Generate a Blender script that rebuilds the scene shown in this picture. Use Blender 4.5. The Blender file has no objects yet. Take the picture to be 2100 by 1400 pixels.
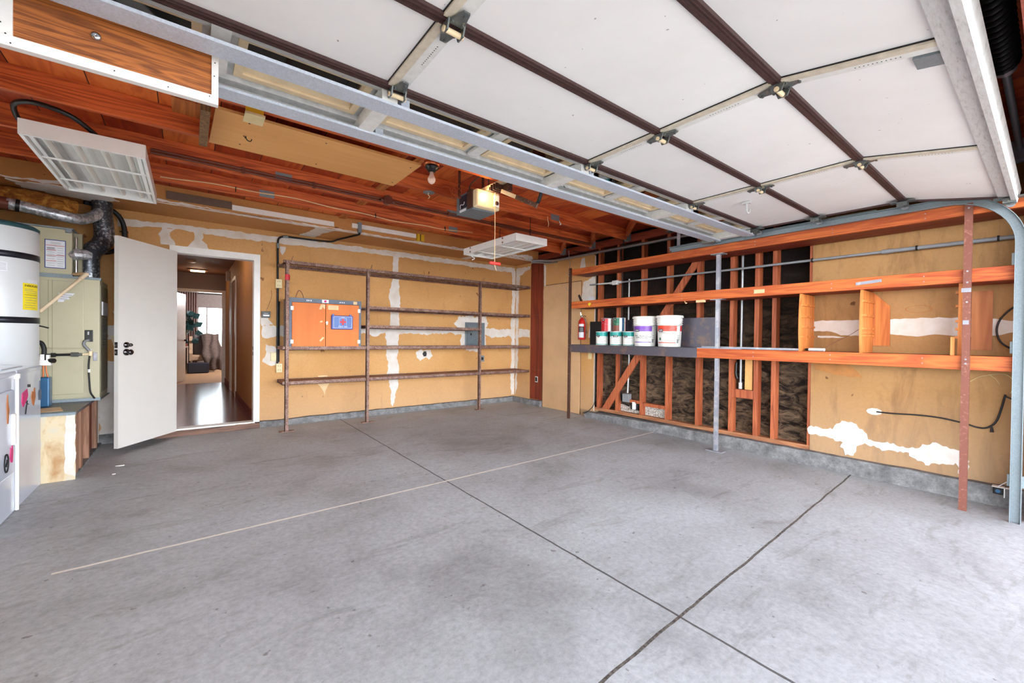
import bpy, bmesh, math, random
from mathutils import Vector, Matrix
random.seed(7)
S = bpy.context.scene
C = S.collection
PI = math.pi

# ---------------------------------------------------------------- camera, world, sun, exposure
cam_data = bpy.data.cameras.new('camera')
cam_data.sensor_width = 36.0
cam_data.lens = 860.308 * 36.0 / 2100.0
cam_data.clip_start = 0.02
cam_data.clip_end = 200
cam = bpy.data.objects.new('camera', cam_data)
C.objects.link(cam)
_yaw, _pit, _rol = 0.65716312, -0.00949298, 0.01137436
_F = Vector((math.sin(_yaw) * math.cos(_pit), math.cos(_yaw) * math.cos(_pit), math.sin(_pit)))
_r = Vector((math.cos(_yaw), -math.sin(_yaw), 0))
_u = _r.cross(_F)
_R = _r * math.cos(_rol) + _u * math.sin(_rol)
_U = -_r * math.sin(_rol) + _u * math.cos(_rol)
_M = Matrix((_R, _U, -_F)).transposed().to_4x4()
_M.translation = Vector((0, 0, 1.17))
cam.matrix_world = _M
S.camera = cam

world = bpy.data.worlds.new('sky')
S.world = world
world.use_nodes = True
_bg = world.node_tree.nodes['Background']
# hazy daylight sky: bright near the horizon, bluer and darker overhead
_wt = world.node_tree
_tc = _wt.nodes.new('ShaderNodeTexCoord'); _sx = _wt.nodes.new('ShaderNodeSeparateXYZ'); _wt.links.new(_tc.outputs['Generated'], _sx.inputs[0])
_rp = _wt.nodes.new('ShaderNodeValToRGB'); _wt.links.new(_sx.outputs[2], _rp.inputs[0]); _wt.links.new(_rp.outputs[0], _bg.inputs[0])
_e = _rp.color_ramp.elements
_e[0].position = 0.0; _e[0].color = (0.95, 0.99, 1.03, 1); _e[1].position = 0.75; _e[1].color = (0.12, 0.14, 0.17, 1)
_m = _e.new(0.12); _m.color = (0.82, 0.87, 0.92, 1); _m = _e.new(0.35); _m.color = (0.22, 0.245, 0.28, 1)
_bg.inputs[1].default_value = 11.5

sun_data = bpy.data.lights.new('sun', 'SUN')
sun_data.energy = 10.0
sun_data.angle = 0.02
sun_data.color = (1.0, 0.96, 0.9)
sun = bpy.data.objects.new('sun', sun_data)
C.objects.link(sun)
sun.location = (-6, -2, 10)
sun.rotation_euler = Vector((-0.45, 0.25, -0.86)).to_track_quat('-Z', 'Y').to_euler()

S.view_settings.view_transform = 'Standard'
S.view_settings.look = 'None'
S.view_settings.gamma = 1
S.view_settings.use_curve_mapping = False
S.view_settings.exposure = 0.95

# ---------------------------------------------------------------- materials
def lin(c):
    return tuple(((v / 255.0) / 12.92 if v <= 10 else (((v / 255.0) + 0.055) / 1.055) ** 2.4) for v in c)

class NT:
    def __init__(s, name):
        s.m = bpy.data.materials.new(name); s.m.use_nodes = True
        s.t = s.m.node_tree; s.p = s.t.nodes['Principled BSDF']
        s.tc = s.t.nodes.new('ShaderNodeTexCoord')
    def n(s, typ, **kw):
        nd = s.t.nodes.new(typ)
        for k, v in kw.items():
            if k.startswith('i_'):
                key = k[2:]
                key = int(key) if key.isdigit() else key.replace('_', ' ')
                nd.inputs[key].default_value = v
            else: setattr(nd, k, v)
        return nd
    def l(s, a, b): s.t.links.new(a, b)
    def coords(s, scale=(1, 1, 1), vary=False):
        mp = s.n('ShaderNodeMapping'); mp.inputs['Scale'].default_value = scale
        s.l(s.tc.outputs['Object'], mp.inputs['Vector'])
        if vary:
            oi = s.n('ShaderNodeObjectInfo'); mu = s.n('ShaderNodeMath', operation='MULTIPLY', i_1=37.0)
            s.l(oi.outputs['Random'], mu.inputs[0])
            cb = s.n('ShaderNodeCombineXYZ')
            for k in range(3): s.l(mu.outputs[0], cb.inputs[k])
            s.l(cb.outputs[0], mp.inputs['Location'])
        return mp.outputs[0]
    def noise(s, vec, scale=5, detail=4, rough=0.55, dist=0.0):
        nd = s.n('ShaderNodeTexNoise', i_Scale=scale, i_Detail=detail, i_Roughness=rough, i_Distortion=dist)
        s.l(vec, nd.inputs['Vector']); return nd.outputs['Fac']
    def ramp(s, fac, stops):
        r = s.n('ShaderNodeValToRGB'); e = r.color_ramp.elements
        while len(e) < len(stops): e.new(0.5)
        for k, (p, c) in enumerate(stops):
            e[k].position = p; e[k].color = (*c, 1) if len(c) == 3 else c
        s.l(fac, r.inputs[0]); return r.outputs[0]
    def mix(s, a, b, fac=0.5, mode='MIX'):
        m = s.n('ShaderNodeMix', data_type='RGBA', blend_type=mode)
        for sock, v in ((m.inputs[6], a), (m.inputs[7], b), (m.inputs[0], fac)):
            if isinstance(v, (int, float)): sock.default_value = v
            elif isinstance(v, tuple): sock.default_value = (*v, 1)
            else: s.l(v, sock)
        return m.outputs[2]
    def math(s, op, a, b=0.0, c=0.0):
        m = s.n('ShaderNodeMath', operation=op)
        for k, v in enumerate((a, b, c)):
            if isinstance(v, (int, float)): m.inputs[k].default_value = v
            else: s.l(v, m.inputs[k])
        return m.outputs[0]
    def bump(s, fac, strength=0.2, dist=0.01):
        b = s.n('ShaderNodeBump', i_Strength=strength, i_Distance=dist)
        s.l(fac, b.inputs['Height']); s.l(b.outputs[0], s.p.inputs['Normal'])
    def done(s, col, rough=0.6, metal=0.0):
        if isinstance(col, tuple): s.p.inputs['Base Color'].default_value = (*col, 1)
        else: s.l(col, s.p.inputs['Base Color'])
        if isinstance(rough, (int, float)): s.p.inputs['Roughness'].default_value = rough
        else: s.l(rough, s.p.inputs['Roughness'])
        s.p.inputs['Metallic'].default_value = metal
        return s.m

def plain(name, rgb, rough=0.55, metal=0.0, vary=0.06, scale=14, bump=0.0):
    t = NT(name); c = lin(rgb); v = t.coords()
    n = t.noise(v, scale, 4)
    lo = tuple(max(0, x * (1 - vary * 1.6)) for x in c); hi = tuple(min(1, x * (1 + vary * 1.2)) for x in c)
    if bump: t.bump(n, bump, 0.003)
    return t.done(t.ramp(n, [(0.3, lo), (0.7, hi)]), rough, metal)

def wood(name, dark, light, axis='x', scale=1.0, rough=0.6, rings=True, knots=0.0, vary=False):
    t = NT(name)
    along, across = 0.55 * scale, 9.0 * scale
    sc = {'x': (along, across, across), 'y': (across, along, across), 'z': (across, across, along)}[axis]
    v = t.coords(sc, vary)
    n1 = t.noise(v, 1.6, 3, 0.5, 0.6)
    w = t.math('SINE', t.math('MULTIPLY', n1, 34.0))
    w = t.math('MULTIPLY_ADD', w, 0.5, 0.5)
    sc2 = tuple(x * 9 for x in sc)
    n2 = t.noise(t.coords(sc2, vary), 1.0, 3, 0.6)
    big = t.noise(t.coords((1.3, 1.3, 1.3), vary), 1.0, 2)
    f = t.math('ADD', t.math('MULTIPLY', w, 0.30 if rings else 0.1), t.math('MULTIPLY', n2, 0.45))
    f = t.math('ADD', f, t.math('MULTIPLY', big, 0.38))
    col = t.ramp(f, [(0.28, lin(dark)), (0.78, lin(light))])
    t.bump(n2, 0.12, 0.002)
    return t.done(col, rough)

def rusty(name, base, spot, amount=0.5, rough=0.6, metal=0.35, scale=70):
    t = NT(name)
    v = t.coords()
    n = t.noise(v, scale, 5, 0.7); b = t.noise(v, scale * 0.12, 3)
    f = t.math('ADD', t.math('MULTIPLY', n, 0.75), t.math('MULTIPLY', b, 0.3))
    col = t.ramp(f, [(amount - 0.12, lin(base)), (amount + 0.06, lin(base)), (amount + 0.16, lin(spot))])
    t.bump(n, 0.2, 0.002)
    return t.done(col, rough, metal)

def galvanized(name='galvanized steel', rgb=(176, 188, 200), metal=0.55, rough=0.42):
    t = NT(name); v = t.coords()
    vo = t.n('ShaderNodeTexVoronoi', i_Scale=170.0); t.l(v, vo.inputs['Vector'])
    c = lin(rgb)
    n = t.noise(v, 4, 3)
    bw = t.n('ShaderNodeRGBToBW'); t.l(vo.outputs['Color'], bw.inputs[0])
    f = t.math('ADD', t.math('MULTIPLY', bw.outputs[0], 0.5), t.math('MULTIPLY', n, 0.5))
    col = t.ramp(f, [(0.25, tuple(x * 0.84 for x in c)), (0.75, tuple(min(1, x * 1.06) for x in c))])
    return t.done(col, rough, metal)

M = {}
def build_materials():
    # concrete floor with saw cuts
    t = NT('garage floor concrete'); v = t.coords()
    n1 = t.noise(v, 0.9, 6, 0.62, 0.3); n2 = t.noise(v, 34, 8, 0.78); n3 = t.noise(t.coords((0.7, 2.4, 1)), 2.6, 6, 0.65, 1.2)
    base = t.ramp(n1, [(0.28, lin((146, 148, 148))), (0.46, lin((180, 184, 187))), (0.66, lin((196, 202, 206)))])
    fine = t.ramp(n2, [(0.30, (0.62, 0.62, 0.63)), (0.62, (1.10, 1.10, 1.10))])
    base = t.mix(base, fine, 0.75, 'MULTIPLY')
    st = t.ramp(n3, [(0.55, (1, 1, 1)), (0.64, (0.80, 0.78, 0.76)), (0.76, (0.60, 0.57, 0.54))])
    base = t.mix(base, st, 0.75, 'MULTIPLY')
    sp = t.noise(v, 22, 3, 0.5)
    spots = t.ramp(sp, [(0.70, (1, 1, 1)), (0.75, (0.42, 0.38, 0.36))])
    base = t.mix(base, spots, 0.8, 'MULTIPLY')
    # greasy darker area at the back, wear with a shape of its own
    sx = t.n('ShaderNodeSeparateXYZ'); t.l(t.tc.outputs['Object'], sx.inputs[0])
    X, Y = sx.outputs[0], sx.outputs[1]
    wob = t.math('MULTIPLY', t.math('SUBTRACT', t.noise(v, 3.5, 5), 0.5), 0.022)
    def line(coord, c0, slope_coord, k, w):
        d = t.math('SUBTRACT', coord, t.math('MULTIPLY_ADD', slope_coord, k, c0))
        d = t.math('ABSOLUTE', t.math('ADD', d, wob))
        return t.math('LESS_THAN', d, w)
    lt = lambda a, b: t.math('LESS_THAN', a, b)
    gt = lambda a, b: t.math('GREATER_THAN', a, b)
    la = t.math('MULTIPLY', line(Y, 3.012, X, 0.024, 0.010), gt(X, -0.53))
    lb = t.math('MULTIPLY', line(X, 1.690, Y, -0.001, 0.006), 1.0)
    lc = t.math('MULTIPLY', line(Y, 0.905, X, 0.043, 0.0065), 1.0)
    ld = t.math('MULTIPLY', t.math('MULTIPLY', line(Y, 3.86, X, -0.085, 0.005), gt(X, 4.05)), lt(X, 4.5))
    hole = t.ramp(t.noise(v, 16, 3), [(0.38, (0, 0, 0)), (0.5, (1, 1, 1))])
    dk = lin((62, 58, 56))
    base = t.mix(base, dk, t.math('MULTIPLY', lb, 0.85))
    base = t.mix(base, t.ramp(t.noise(v, 60, 3), [(0.35, lin((58, 54, 52))), (0.75, lin((128, 122, 114)))]), lc)
    base = t.mix(base, lin((244, 240, 230)), t.math('MULTIPLY', la, t.math('MULTIPLY_ADD', hole, 0.2, 0.8)))
    base = t.mix(base, lin((198, 194, 186)), ld)
    t.bump(n2, 0.25, 0.003)
    M['floor'] = t.done(base, t.ramp(n1, [(0.3, (0.5, 0.5, 0.5)), (0.7, (0.72, 0.72, 0.72))]))
    # curb concrete
    t = NT('rough curb concrete'); v = t.coords()
    n = t.noise(v, 9, 6, 0.7); n2 = t.noise(v, 60, 4, 0.7)
    col = t.ramp(n, [(0.3, lin((92, 91, 92))), (0.5, lin((124, 124, 125))), (0.72, lin((158, 158, 158)))])
    col = t.mix(col, t.ramp(n2, [(0.35, (0.5, 0.5, 0.5)), (0.5, (1, 1, 1))]), 0.5, 'MULTIPLY')
    t.bump(n2, 0.5, 0.006); M['curb'] = t.done(col, 0.9)
    # driveway
    M['driveway'] = plain('driveway concrete', (158, 156, 152), 0.9, vary=0.08, scale=3)
    # brown drywall paper
    def drywall(name, a, b, c, dirt=(150, 96, 50), thr=0.62):
        t = NT(name); v = t.coords()
        n = t.noise(v, 0.8, 5, 0.6, 0.5); f = t.noise(v, 40, 4, 0.7)
        col = t.ramp(n, [(0.3, lin(a)), (0.5, lin(b)), (0.7, lin(c))])
        d = t.noise(t.coords((4, 4, 0.9)), 1.5, 5, 0.65, 0.6)
        col = t.mix(col, lin(dirt), t.ramp(d, [(thr, (0, 0, 0)), (thr + 0.16, (0.55, 0.55, 0.55))]))
        col = t.mix(col, t.ramp(f, [(0.3, (0.86, 0.86, 0.86)), (0.6, (1.03, 1.03, 1.03))]), 0.6, 'MULTIPLY')
        s = t.noise(v, 11, 2, 0.4)
        col = t.mix(col, t.ramp(s, [(0.755, (1, 1, 1)), (0.775, (0.35, 0.24, 0.16))]), 0.9, 'MULTIPLY')
        # dusty grey wash low on the wall
        sz = t.n('ShaderNodeSeparateXYZ'); t.l(t.tc.outputs['Object'], sz.inputs[0])
        low = t.math('ADD', sz.outputs[2], t.math('MULTIPLY', n, 0.9))
        m = t.n('ShaderNodeMapRange', i_1=0.35, i_2=1.15, i_3=0.45, i_4=0.0); t.l(low, m.inputs[0])
        col = t.mix(col, lin((196, 172, 146)), m.outputs[0])
        return t.done(col, 0.75)
    M['drywall'] = drywall('brown drywall paper', (196, 144, 84), (208, 156, 96), (214, 166, 108))
    M['drywall_r'] = drywall('tan fibre wallboard', (160, 118, 70), (174, 130, 80), (182, 140, 92), (118, 80, 46), 0.50)
    M['soffit'] = drywall('ceiling drywall paper', (176, 118, 62), (190, 130, 72), (200, 142, 82))
    t = NT('dry joint compound'); v = t.coords(); n = t.noise(v, 7, 5, 0.6)
    t.bump(n, 0.15, 0.003)
    M['mud'] = t.done(t.ramp(n, [(0.3, lin((214, 202, 188))), (0.6, lin((228, 222, 216)))]), 0.8)
    # timber
    M['joist_x'] = wood('red fir joist', (150, 56, 22), (222, 112, 56), 'x')
    M['joist_y'] = wood('red fir blocking', (132, 50, 20), (200, 104, 54), 'y')
    M['batten'] = wood('pale sheathing batten', (150, 74, 30), (206, 128, 68), 'y')
    M['stud'] = wood('fir stud', (136, 58, 30), (188, 104, 64), 'z')
    M['stud_pale'] = wood('dry fir stud', (116, 78, 58), (166, 124, 98), 'z')
    M['step'] = wood('rotten step board', (70, 44, 32), (128, 92, 74), 'x', 1.6)
    M['sill'] = wood('fir sill plate', (132, 78, 48), (190, 132, 92), 'y')
    M['beam_y'] = wood('orange fir shelf board', (158, 62, 22), (212, 112, 50), 'y')
    M['beam_under'] = wood('dark red fir plank', (96, 30, 12), (146, 56, 26), 'y')  # darker, redder fir than the shelf front boards
    M['divider'] = wood('golden fir board', (176, 92, 38), (220, 138, 70), 'z', 0.7)
    M['plankx'] = wood('worn brown plank', (96, 50, 34), (156, 92, 64), 'x')
    M['ply_dark'] = wood('mahogany plywood', (88, 28, 14), (140, 54, 28), 'z', 0.5)
    M['ply_gold'] = wood('varnished oak panel', (92, 44, 16), (190, 112, 50), 'x', 2.2)
    M['ply_pale'] = wood('pale plywood', (222, 160, 92), (238, 184, 118), 'x', 0.25, rings=False)
    M['ply_fir'] = wood('fir plywood offcut', (152, 84, 42), (196, 128, 76), 'z', 0.35)
    M['grey_wood'] = wood('weathered wood', (84, 58, 36), (140, 104, 66), 'z')
    # roof sheathing boards
    t = NT('roof sheathing boards')
    sx = t.n('ShaderNodeSeparateXYZ'); t.l(t.tc.outputs['Object'], sx.inputs[0])
    q = t.math('DIVIDE', t.math('ADD', sx.outputs[0], 10.08), 0.32)
    row = t.math('FLOOR', t.math('DIVIDE', t.math('ADD', sx.outputs[1], 0.0), 0.61))
    wn = t.n('ShaderNodeTexWhiteNoise', noise_dimensions='2D')
    cb = t.n('ShaderNodeCombineXYZ'); t.l(t.math('FLOOR', q), cb.inputs[0]); t.l(row, cb.inputs[1]); t.l(cb.outputs[0], wn.inputs['Vector'])
    off = t.n('ShaderNodeVectorMath', operation='SCALE'); t.l(wn.outputs['Color'], off.inputs[0]); off.inputs[3].default_value = 40
    mp = t.n('ShaderNodeMapping'); mp.inputs['Scale'].default_value = (5.5, 1.3, 1); t.l(t.tc.outputs['Object'], mp.inputs[0]); t.l(off.outputs[0], mp.inputs['Location'])
    n = t.noise(mp.outputs[0], 1.0, 3, 0.5, 1.0)
    w = t.math('MULTIPLY_ADD', t.math('SINE', t.math('MULTIPLY', n, 30)), 0.5, 0.5)
    f = t.math('ADD', t.math('MULTIPLY', w, 0.22), t.math('MULTIPLY', wn.outputs['Value'], 0.62))
    f = t.math('ADD', f, t.math('MULTIPLY', t.noise(t.coords((60, 6, 1)), 1, 3), 0.2))
    col = t.ramp(f, [(0.12, lin((140, 44, 16))), (0.55, lin((186, 74, 28))), (0.95, lin((226, 122, 56)))])
    gap = t.math('LESS_THAN', t.math('FRACT', q), 0.018)
    col = t.mix(col, lin((30, 12, 6)), gap)
    M['sheath'] = t.done(col, 0.6)
    # black building paper
    t = NT('black building paper'); v = t.coords()
    n = t.noise(t.coords((1, 2.4, 5.4)), 2.2, 9, 0.74, 1.1); n2 = t.noise(v, 30, 4)
    dust = t.n('ShaderNodeSeparateXYZ'); t.l(t.tc.outputs['Object'], dust.inputs[0])
    amt = t.n('ShaderNodeMapRange', i_1=0.1, i_2=1.9, i_3=1.35, i_4=0.03); t.l(dust.outputs[2], amt.inputs[0])
    k = t.math('MULTIPLY', t.ramp(n, [(0.42, (0, 0, 0)), (0.72, (1, 1, 1))]), amt.outputs[0])
    col = t.mix(lin((26, 23, 23)), lin((176, 148, 118)), k)
    t.bump(n, 1.0, 0.09)
    M['paper'] = t.done(col, 0.38)
    # metals
    M['galv'] = galvanized('galvanized steel', (204, 214, 228), 0.25, 0.5)
    M['galv_dull'] = galvanized('dull galvanized track', (140, 152, 158), 0.5, 0.5)
    M['foil'] = rusty('crinkled foil duct', (150, 154, 160), (220, 224, 230), 0.42, 0.36, 0.6, 34)
    M['foil_dark'] = rusty('dark foil duct wrap', (74, 78, 86), (180, 184, 190), 0.48, 0.32, 0.6, 46)
    M['rust'] = rusty('rusty angle iron', (106, 72, 60), (156, 128, 116), 0.42, 0.6, 0.3, 110)
    M['rust_red'] = rusty('red primer angle iron', (124, 74, 60), (160, 110, 92), 0.5, 0.55, 0.25, 40)
    M['rust_dark'] = rusty('dark rusty post', (84, 54, 42), (140, 110, 96), 0.52, 0.6, 0.3, 60)
    M['steelbar'] = rusty('bare steel bar', (150, 152, 162), (178, 176, 180), 0.45, 0.42, 0.35, 12)
    M['blacksteel'] = rusty('mill scale sheet steel', (88, 84, 94), (118, 98, 92), 0.50, 0.38, 0.4, 7)
    M['hinge'] = rusty('greasy hinge steel', (112, 118, 118), (206, 190, 140), 0.54, 0.4, 0.6, 60)
    M['chrome'] = plain('polished metal', (200, 200, 202), 0.2, 1.0, 0.03)
    M['dark_nickel'] = plain('black nickel', (96, 94, 96), 0.25, 1.0, 0.03)
    M['dark_metal'] = plain('dark metal', (34, 34, 36), 0.45, 0.5)
    M['brown_rail'] = plain('brown weather rail', (74, 50, 48), 0.5, 0.1, 0.15, 60)
    # paints and plastics
    t = NT('white door panel'); v = t.coords()
    n = t.noise(v, 1.4, 4, 0.6); s1 = t.noise(v, 38, 2, 0.4); big = t.noise(t.coords((1, 6, 1)), 5, 5, 0.7, 0.5)
    col = t.ramp(n, [(0.3, lin((232, 231, 230))), (0.7, lin((242, 242, 242)))])
    col = t.mix(col, t.ramp(s1, [(0.77, (1, 1, 1)), (0.79, (0.35, 0.33, 0.32))]), 0.9, 'MULTIPLY')
    col = t.mix(col, t.ramp(big, [(0.66, (1, 1, 1)), (0.75, (0.86, 0.86, 0.86))]), 0.6, 'MULTIPLY')
    M['panel'] = t.done(col, 0.5)
    t = NT('scuffed white rail'); n = t.noise(t.coords((6, 30, 6)), 3, 5, 0.7)
    M['scuff'] = t.done(t.ramp(n, [(0.28, lin((150, 148, 146))), (0.44, lin((192, 191, 190))), (0.7, lin((206, 206, 206)))]), 0.55)
    M['stile'] = plain('cream stile', (204, 194, 176), 0.5, vary=0.1, scale=30)
    M['stile_w'] = plain('white stile flange', (224, 224, 221), 0.5, vary=0.05, scale=30)
    M['railwhite'] = plain('white steel channel', (208, 209, 208), 0.45, vary=0.1, scale=30)
    M['winframe'] = plain('cream window frame', (232, 210, 172), 0.5, vary=0.06)
    M['white'] = plain('white enamel', (240, 239, 236), 0.3, vary=0.02)
    M['white_semi'] = plain('white painted trim', (238, 236, 232), 0.45, vary=0.03)
    M['doorpaint'] = plain('off white door paint', (224, 221, 216), 0.4, vary=0.015, scale=4)
    M['appliance'] = plain('white appliance enamel', (192, 200, 214), 0.09, vary=0.015, scale=3)
    M['tank'] = plain('white tank enamel', (212, 216, 218), 0.35, vary=0.02, scale=3)
    M['tank_top'] = plain('dark teal tank lid', (40, 78, 84), 0.4)
    M['furnace'] = plain('beige furnace sheet metal', (184, 178, 150), 0.4, 0.1, 0.04, 3)
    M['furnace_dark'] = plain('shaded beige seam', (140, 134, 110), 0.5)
    M['black'] = plain('black plastic', (20, 20, 22), 0.4)
    M['strap'] = plain('dark seismic strap', (44, 46, 54), 0.35, 0.5)
    M['cream'] = plain('ivory plastic', (226, 210, 160), 0.4)
    M['beige_pipe'] = plain('ivory drain pipe', (224, 204, 172), 0.4)
    M['grey_pvc'] = plain('grey conduit', (134, 136, 140), 0.45)
    M['grey_emt'] = plain('steel conduit', (150, 152, 156), 0.35, 0.6)
    M['brownpipe'] = plain('brown painted pipe', (112, 62, 48), 0.4, 0.2)
    M['paper_white'] = plain('paper label', (226, 228, 234), 0.6, vary=0.03)
    M['blue_ink'] = plain('blue ink', (62, 76, 140), 0.6)
    M['red_ink'] = plain('red ink', (196, 40, 52), 0.5)
    M['black_ink'] = plain('black ink', (22, 22, 24), 0.6)
    M['yellow'] = plain('yellow label', (244, 222, 40), 0.5)
    M['yellowwood'] = plain('yellow paint', (224, 178, 30), 0.6)
    M['blue_case'] = plain('blue plastic case', (46, 70, 150), 0.35)
    M['blue_field'] = plain('blue printed panel', (52, 96, 168), 0.4)
    M['hardboard'] = wood('orange hardboard', (206, 108, 40), (222, 128, 56), 'z', 0.2, rings=False)
    M['cabgrey'] = plain('grey blue cabinet paint', (88, 98, 114), 0.5, vary=0.1, scale=40)
    M['panelgrey'] = plain('grey breaker panel', (104, 116, 124), 0.45)
    M['red'] = plain('red extinguisher paint', (204, 42, 34), 0.3)
    M['teal'] = plain('teal can label', (24, 152, 146), 0.4)
    M['purple'] = plain('purple label', (126, 72, 176), 0.4)
    M['orange_red'] = plain('orange red label', (222, 66, 40), 0.4)
    M['darkred'] = plain('crimson can label', (186, 22, 34), 0.35)
    M['greenlab'] = plain('green label', (40, 112, 84), 0.4)
    M['brownlab'] = plain('brown label', (134, 74, 60), 0.4)
    M['bucket'] = plain('white bucket plastic', (240, 238, 232), 0.4, vary=0.02)
    M['blue_tank'] = plain('blue steel', (46, 96, 136), 0.35, 0.2)
    M['magenta'] = plain('magenta magnet', (206, 44, 116), 0.5)
    M['tape'] = plain('masking tape', (232, 196, 148), 0.6)
    M['rubber'] = plain('black rubber insulation', (28, 28, 30), 0.6)
    M['copper'] = plain('copper line', (196, 110, 70), 0.35, 0.7)
    t = NT('yellow fibreglass'); n = t.noise(t.coords(), 12, 6, 0.7, 1.0)
    t.bump(n, 0.8, 0.02)
    M['fiber'] = t.done(t.ramp(n, [(0.32, lin((88, 44, 14))), (0.5, lin((168, 104, 36))), (0.7, lin((224, 168, 80)))]), 0.9)
    t = NT('painted stained board'); n = t.noise(t.coords((3, 1, 1.2)), 2.2, 5, 0.6, 0.6)
    M['platform'] = t.done(t.ramp(n, [(0.36, lin((196, 196, 190))), (0.52, lin((214, 196, 160))), (0.68, lin((172, 124, 72)))]), 0.6)
    M['tan_door'] = plain('tan flush door', (206, 166, 124), 0.5, vary=0.05, scale=4)
    # hall
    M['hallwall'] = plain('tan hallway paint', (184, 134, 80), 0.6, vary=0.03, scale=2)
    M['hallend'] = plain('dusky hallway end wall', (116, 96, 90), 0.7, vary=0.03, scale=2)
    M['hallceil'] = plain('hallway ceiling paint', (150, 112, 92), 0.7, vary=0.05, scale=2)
    t = NT('glossy hallway planks'); v = t.coords((7, 1.2, 1)); n = t.noise(v, 2.4, 4, 0.6, 1.4)
    w = t.math('MULTIPLY_ADD', t.math('SINE', t.math('MULTIPLY', n, 40)), 0.5, 0.5)
    M['hallfloor'] = t.done(t.ramp(w, [(0.1, lin((78, 36, 36))), (0.9, lin((132, 70, 64)))]), 0.2)
    M['carpet'] = plain('beige carpet', (168, 130, 92), 0.95, vary=0.15, scale=60)
    M['curtain'] = plain('mauve curtain', (132, 104, 96), 0.8)
    M['farwall'] = plain('grey lilac wall', (142, 128, 122), 0.7)
    M['halldoor'] = plain('pale painted hallway door', (186, 166, 146), 0.3)
    M['leaf'] = plain('dark green leaves', (28, 62, 62), 0.5, vary=0.3)
    M['upholstery'] = plain('beige upholstery', (190, 158, 128), 0.8)
    M['grey_cushion'] = plain('grey upholstery', (108, 98, 98), 0.8)
    M['blanket'] = plain('taupe blanket', (92, 76, 68), 0.9, vary=0.2, scale=20, bump=0.4)
    M['navy'] = plain('dark navy chest', (26, 26, 44), 0.5)
    # glass
    t = NT('window glass'); tr = t.n('ShaderNodeBsdfTransparent'); gl = t.n('ShaderNodeBsdfGlossy', i_Roughness=0.02); fr = t.n('ShaderNodeFresnel', i_IOR=1.45)
    tr.inputs[0].default_value = (0.94, 0.97, 0.97, 1)
    ms = t.n('ShaderNodeMixShader'); t.l(fr.outputs[0], ms.inputs[0]); t.l(tr.outputs[0], ms.inputs[1]); t.l(gl.outputs[0], ms.inputs[2])
    t.l(ms.outputs[0], t.t.nodes['Material Output'].inputs['Surface']); M['glass'] = t.m
    # lamps
    t = NT('lit lamp lens'); t.p.inputs['Emission Color'].default_value = (1, 0.72, 0.36, 1); t.p.inputs['Emission Strength'].default_value = 4.0
    M['lit'] = t.done((1, 0.85, 0.6), 0.4)
    t = NT('lit opener lens'); n = t.noise(t.coords((120, 2, 2)), 1, 2)
    t.p.inputs['Emission Color'].default_value = (1, 0.78, 0.48, 1); t.p.inputs['Emission Strength'].default_value = 0.10
    M['lens'] = t.done((0.55, 0.42, 0.26), 0.3)
    t = NT('lit opener bulb'); t.p.inputs['Emission Color'].default_value = (1, 0.88, 0.55, 1); t.p.inputs['Emission Strength'].default_value = 6.0
    M['litbulb'] = t.done((1, 0.95, 0.8), 0.3)
    M['bulb'] = plain('frosted bulb glass', (246, 214, 196), 0.25, vary=0.02)
    M['tube'] = plain('unlit fluorescent tube', (214, 210, 200), 0.3, vary=0.02)
build_materials()

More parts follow.
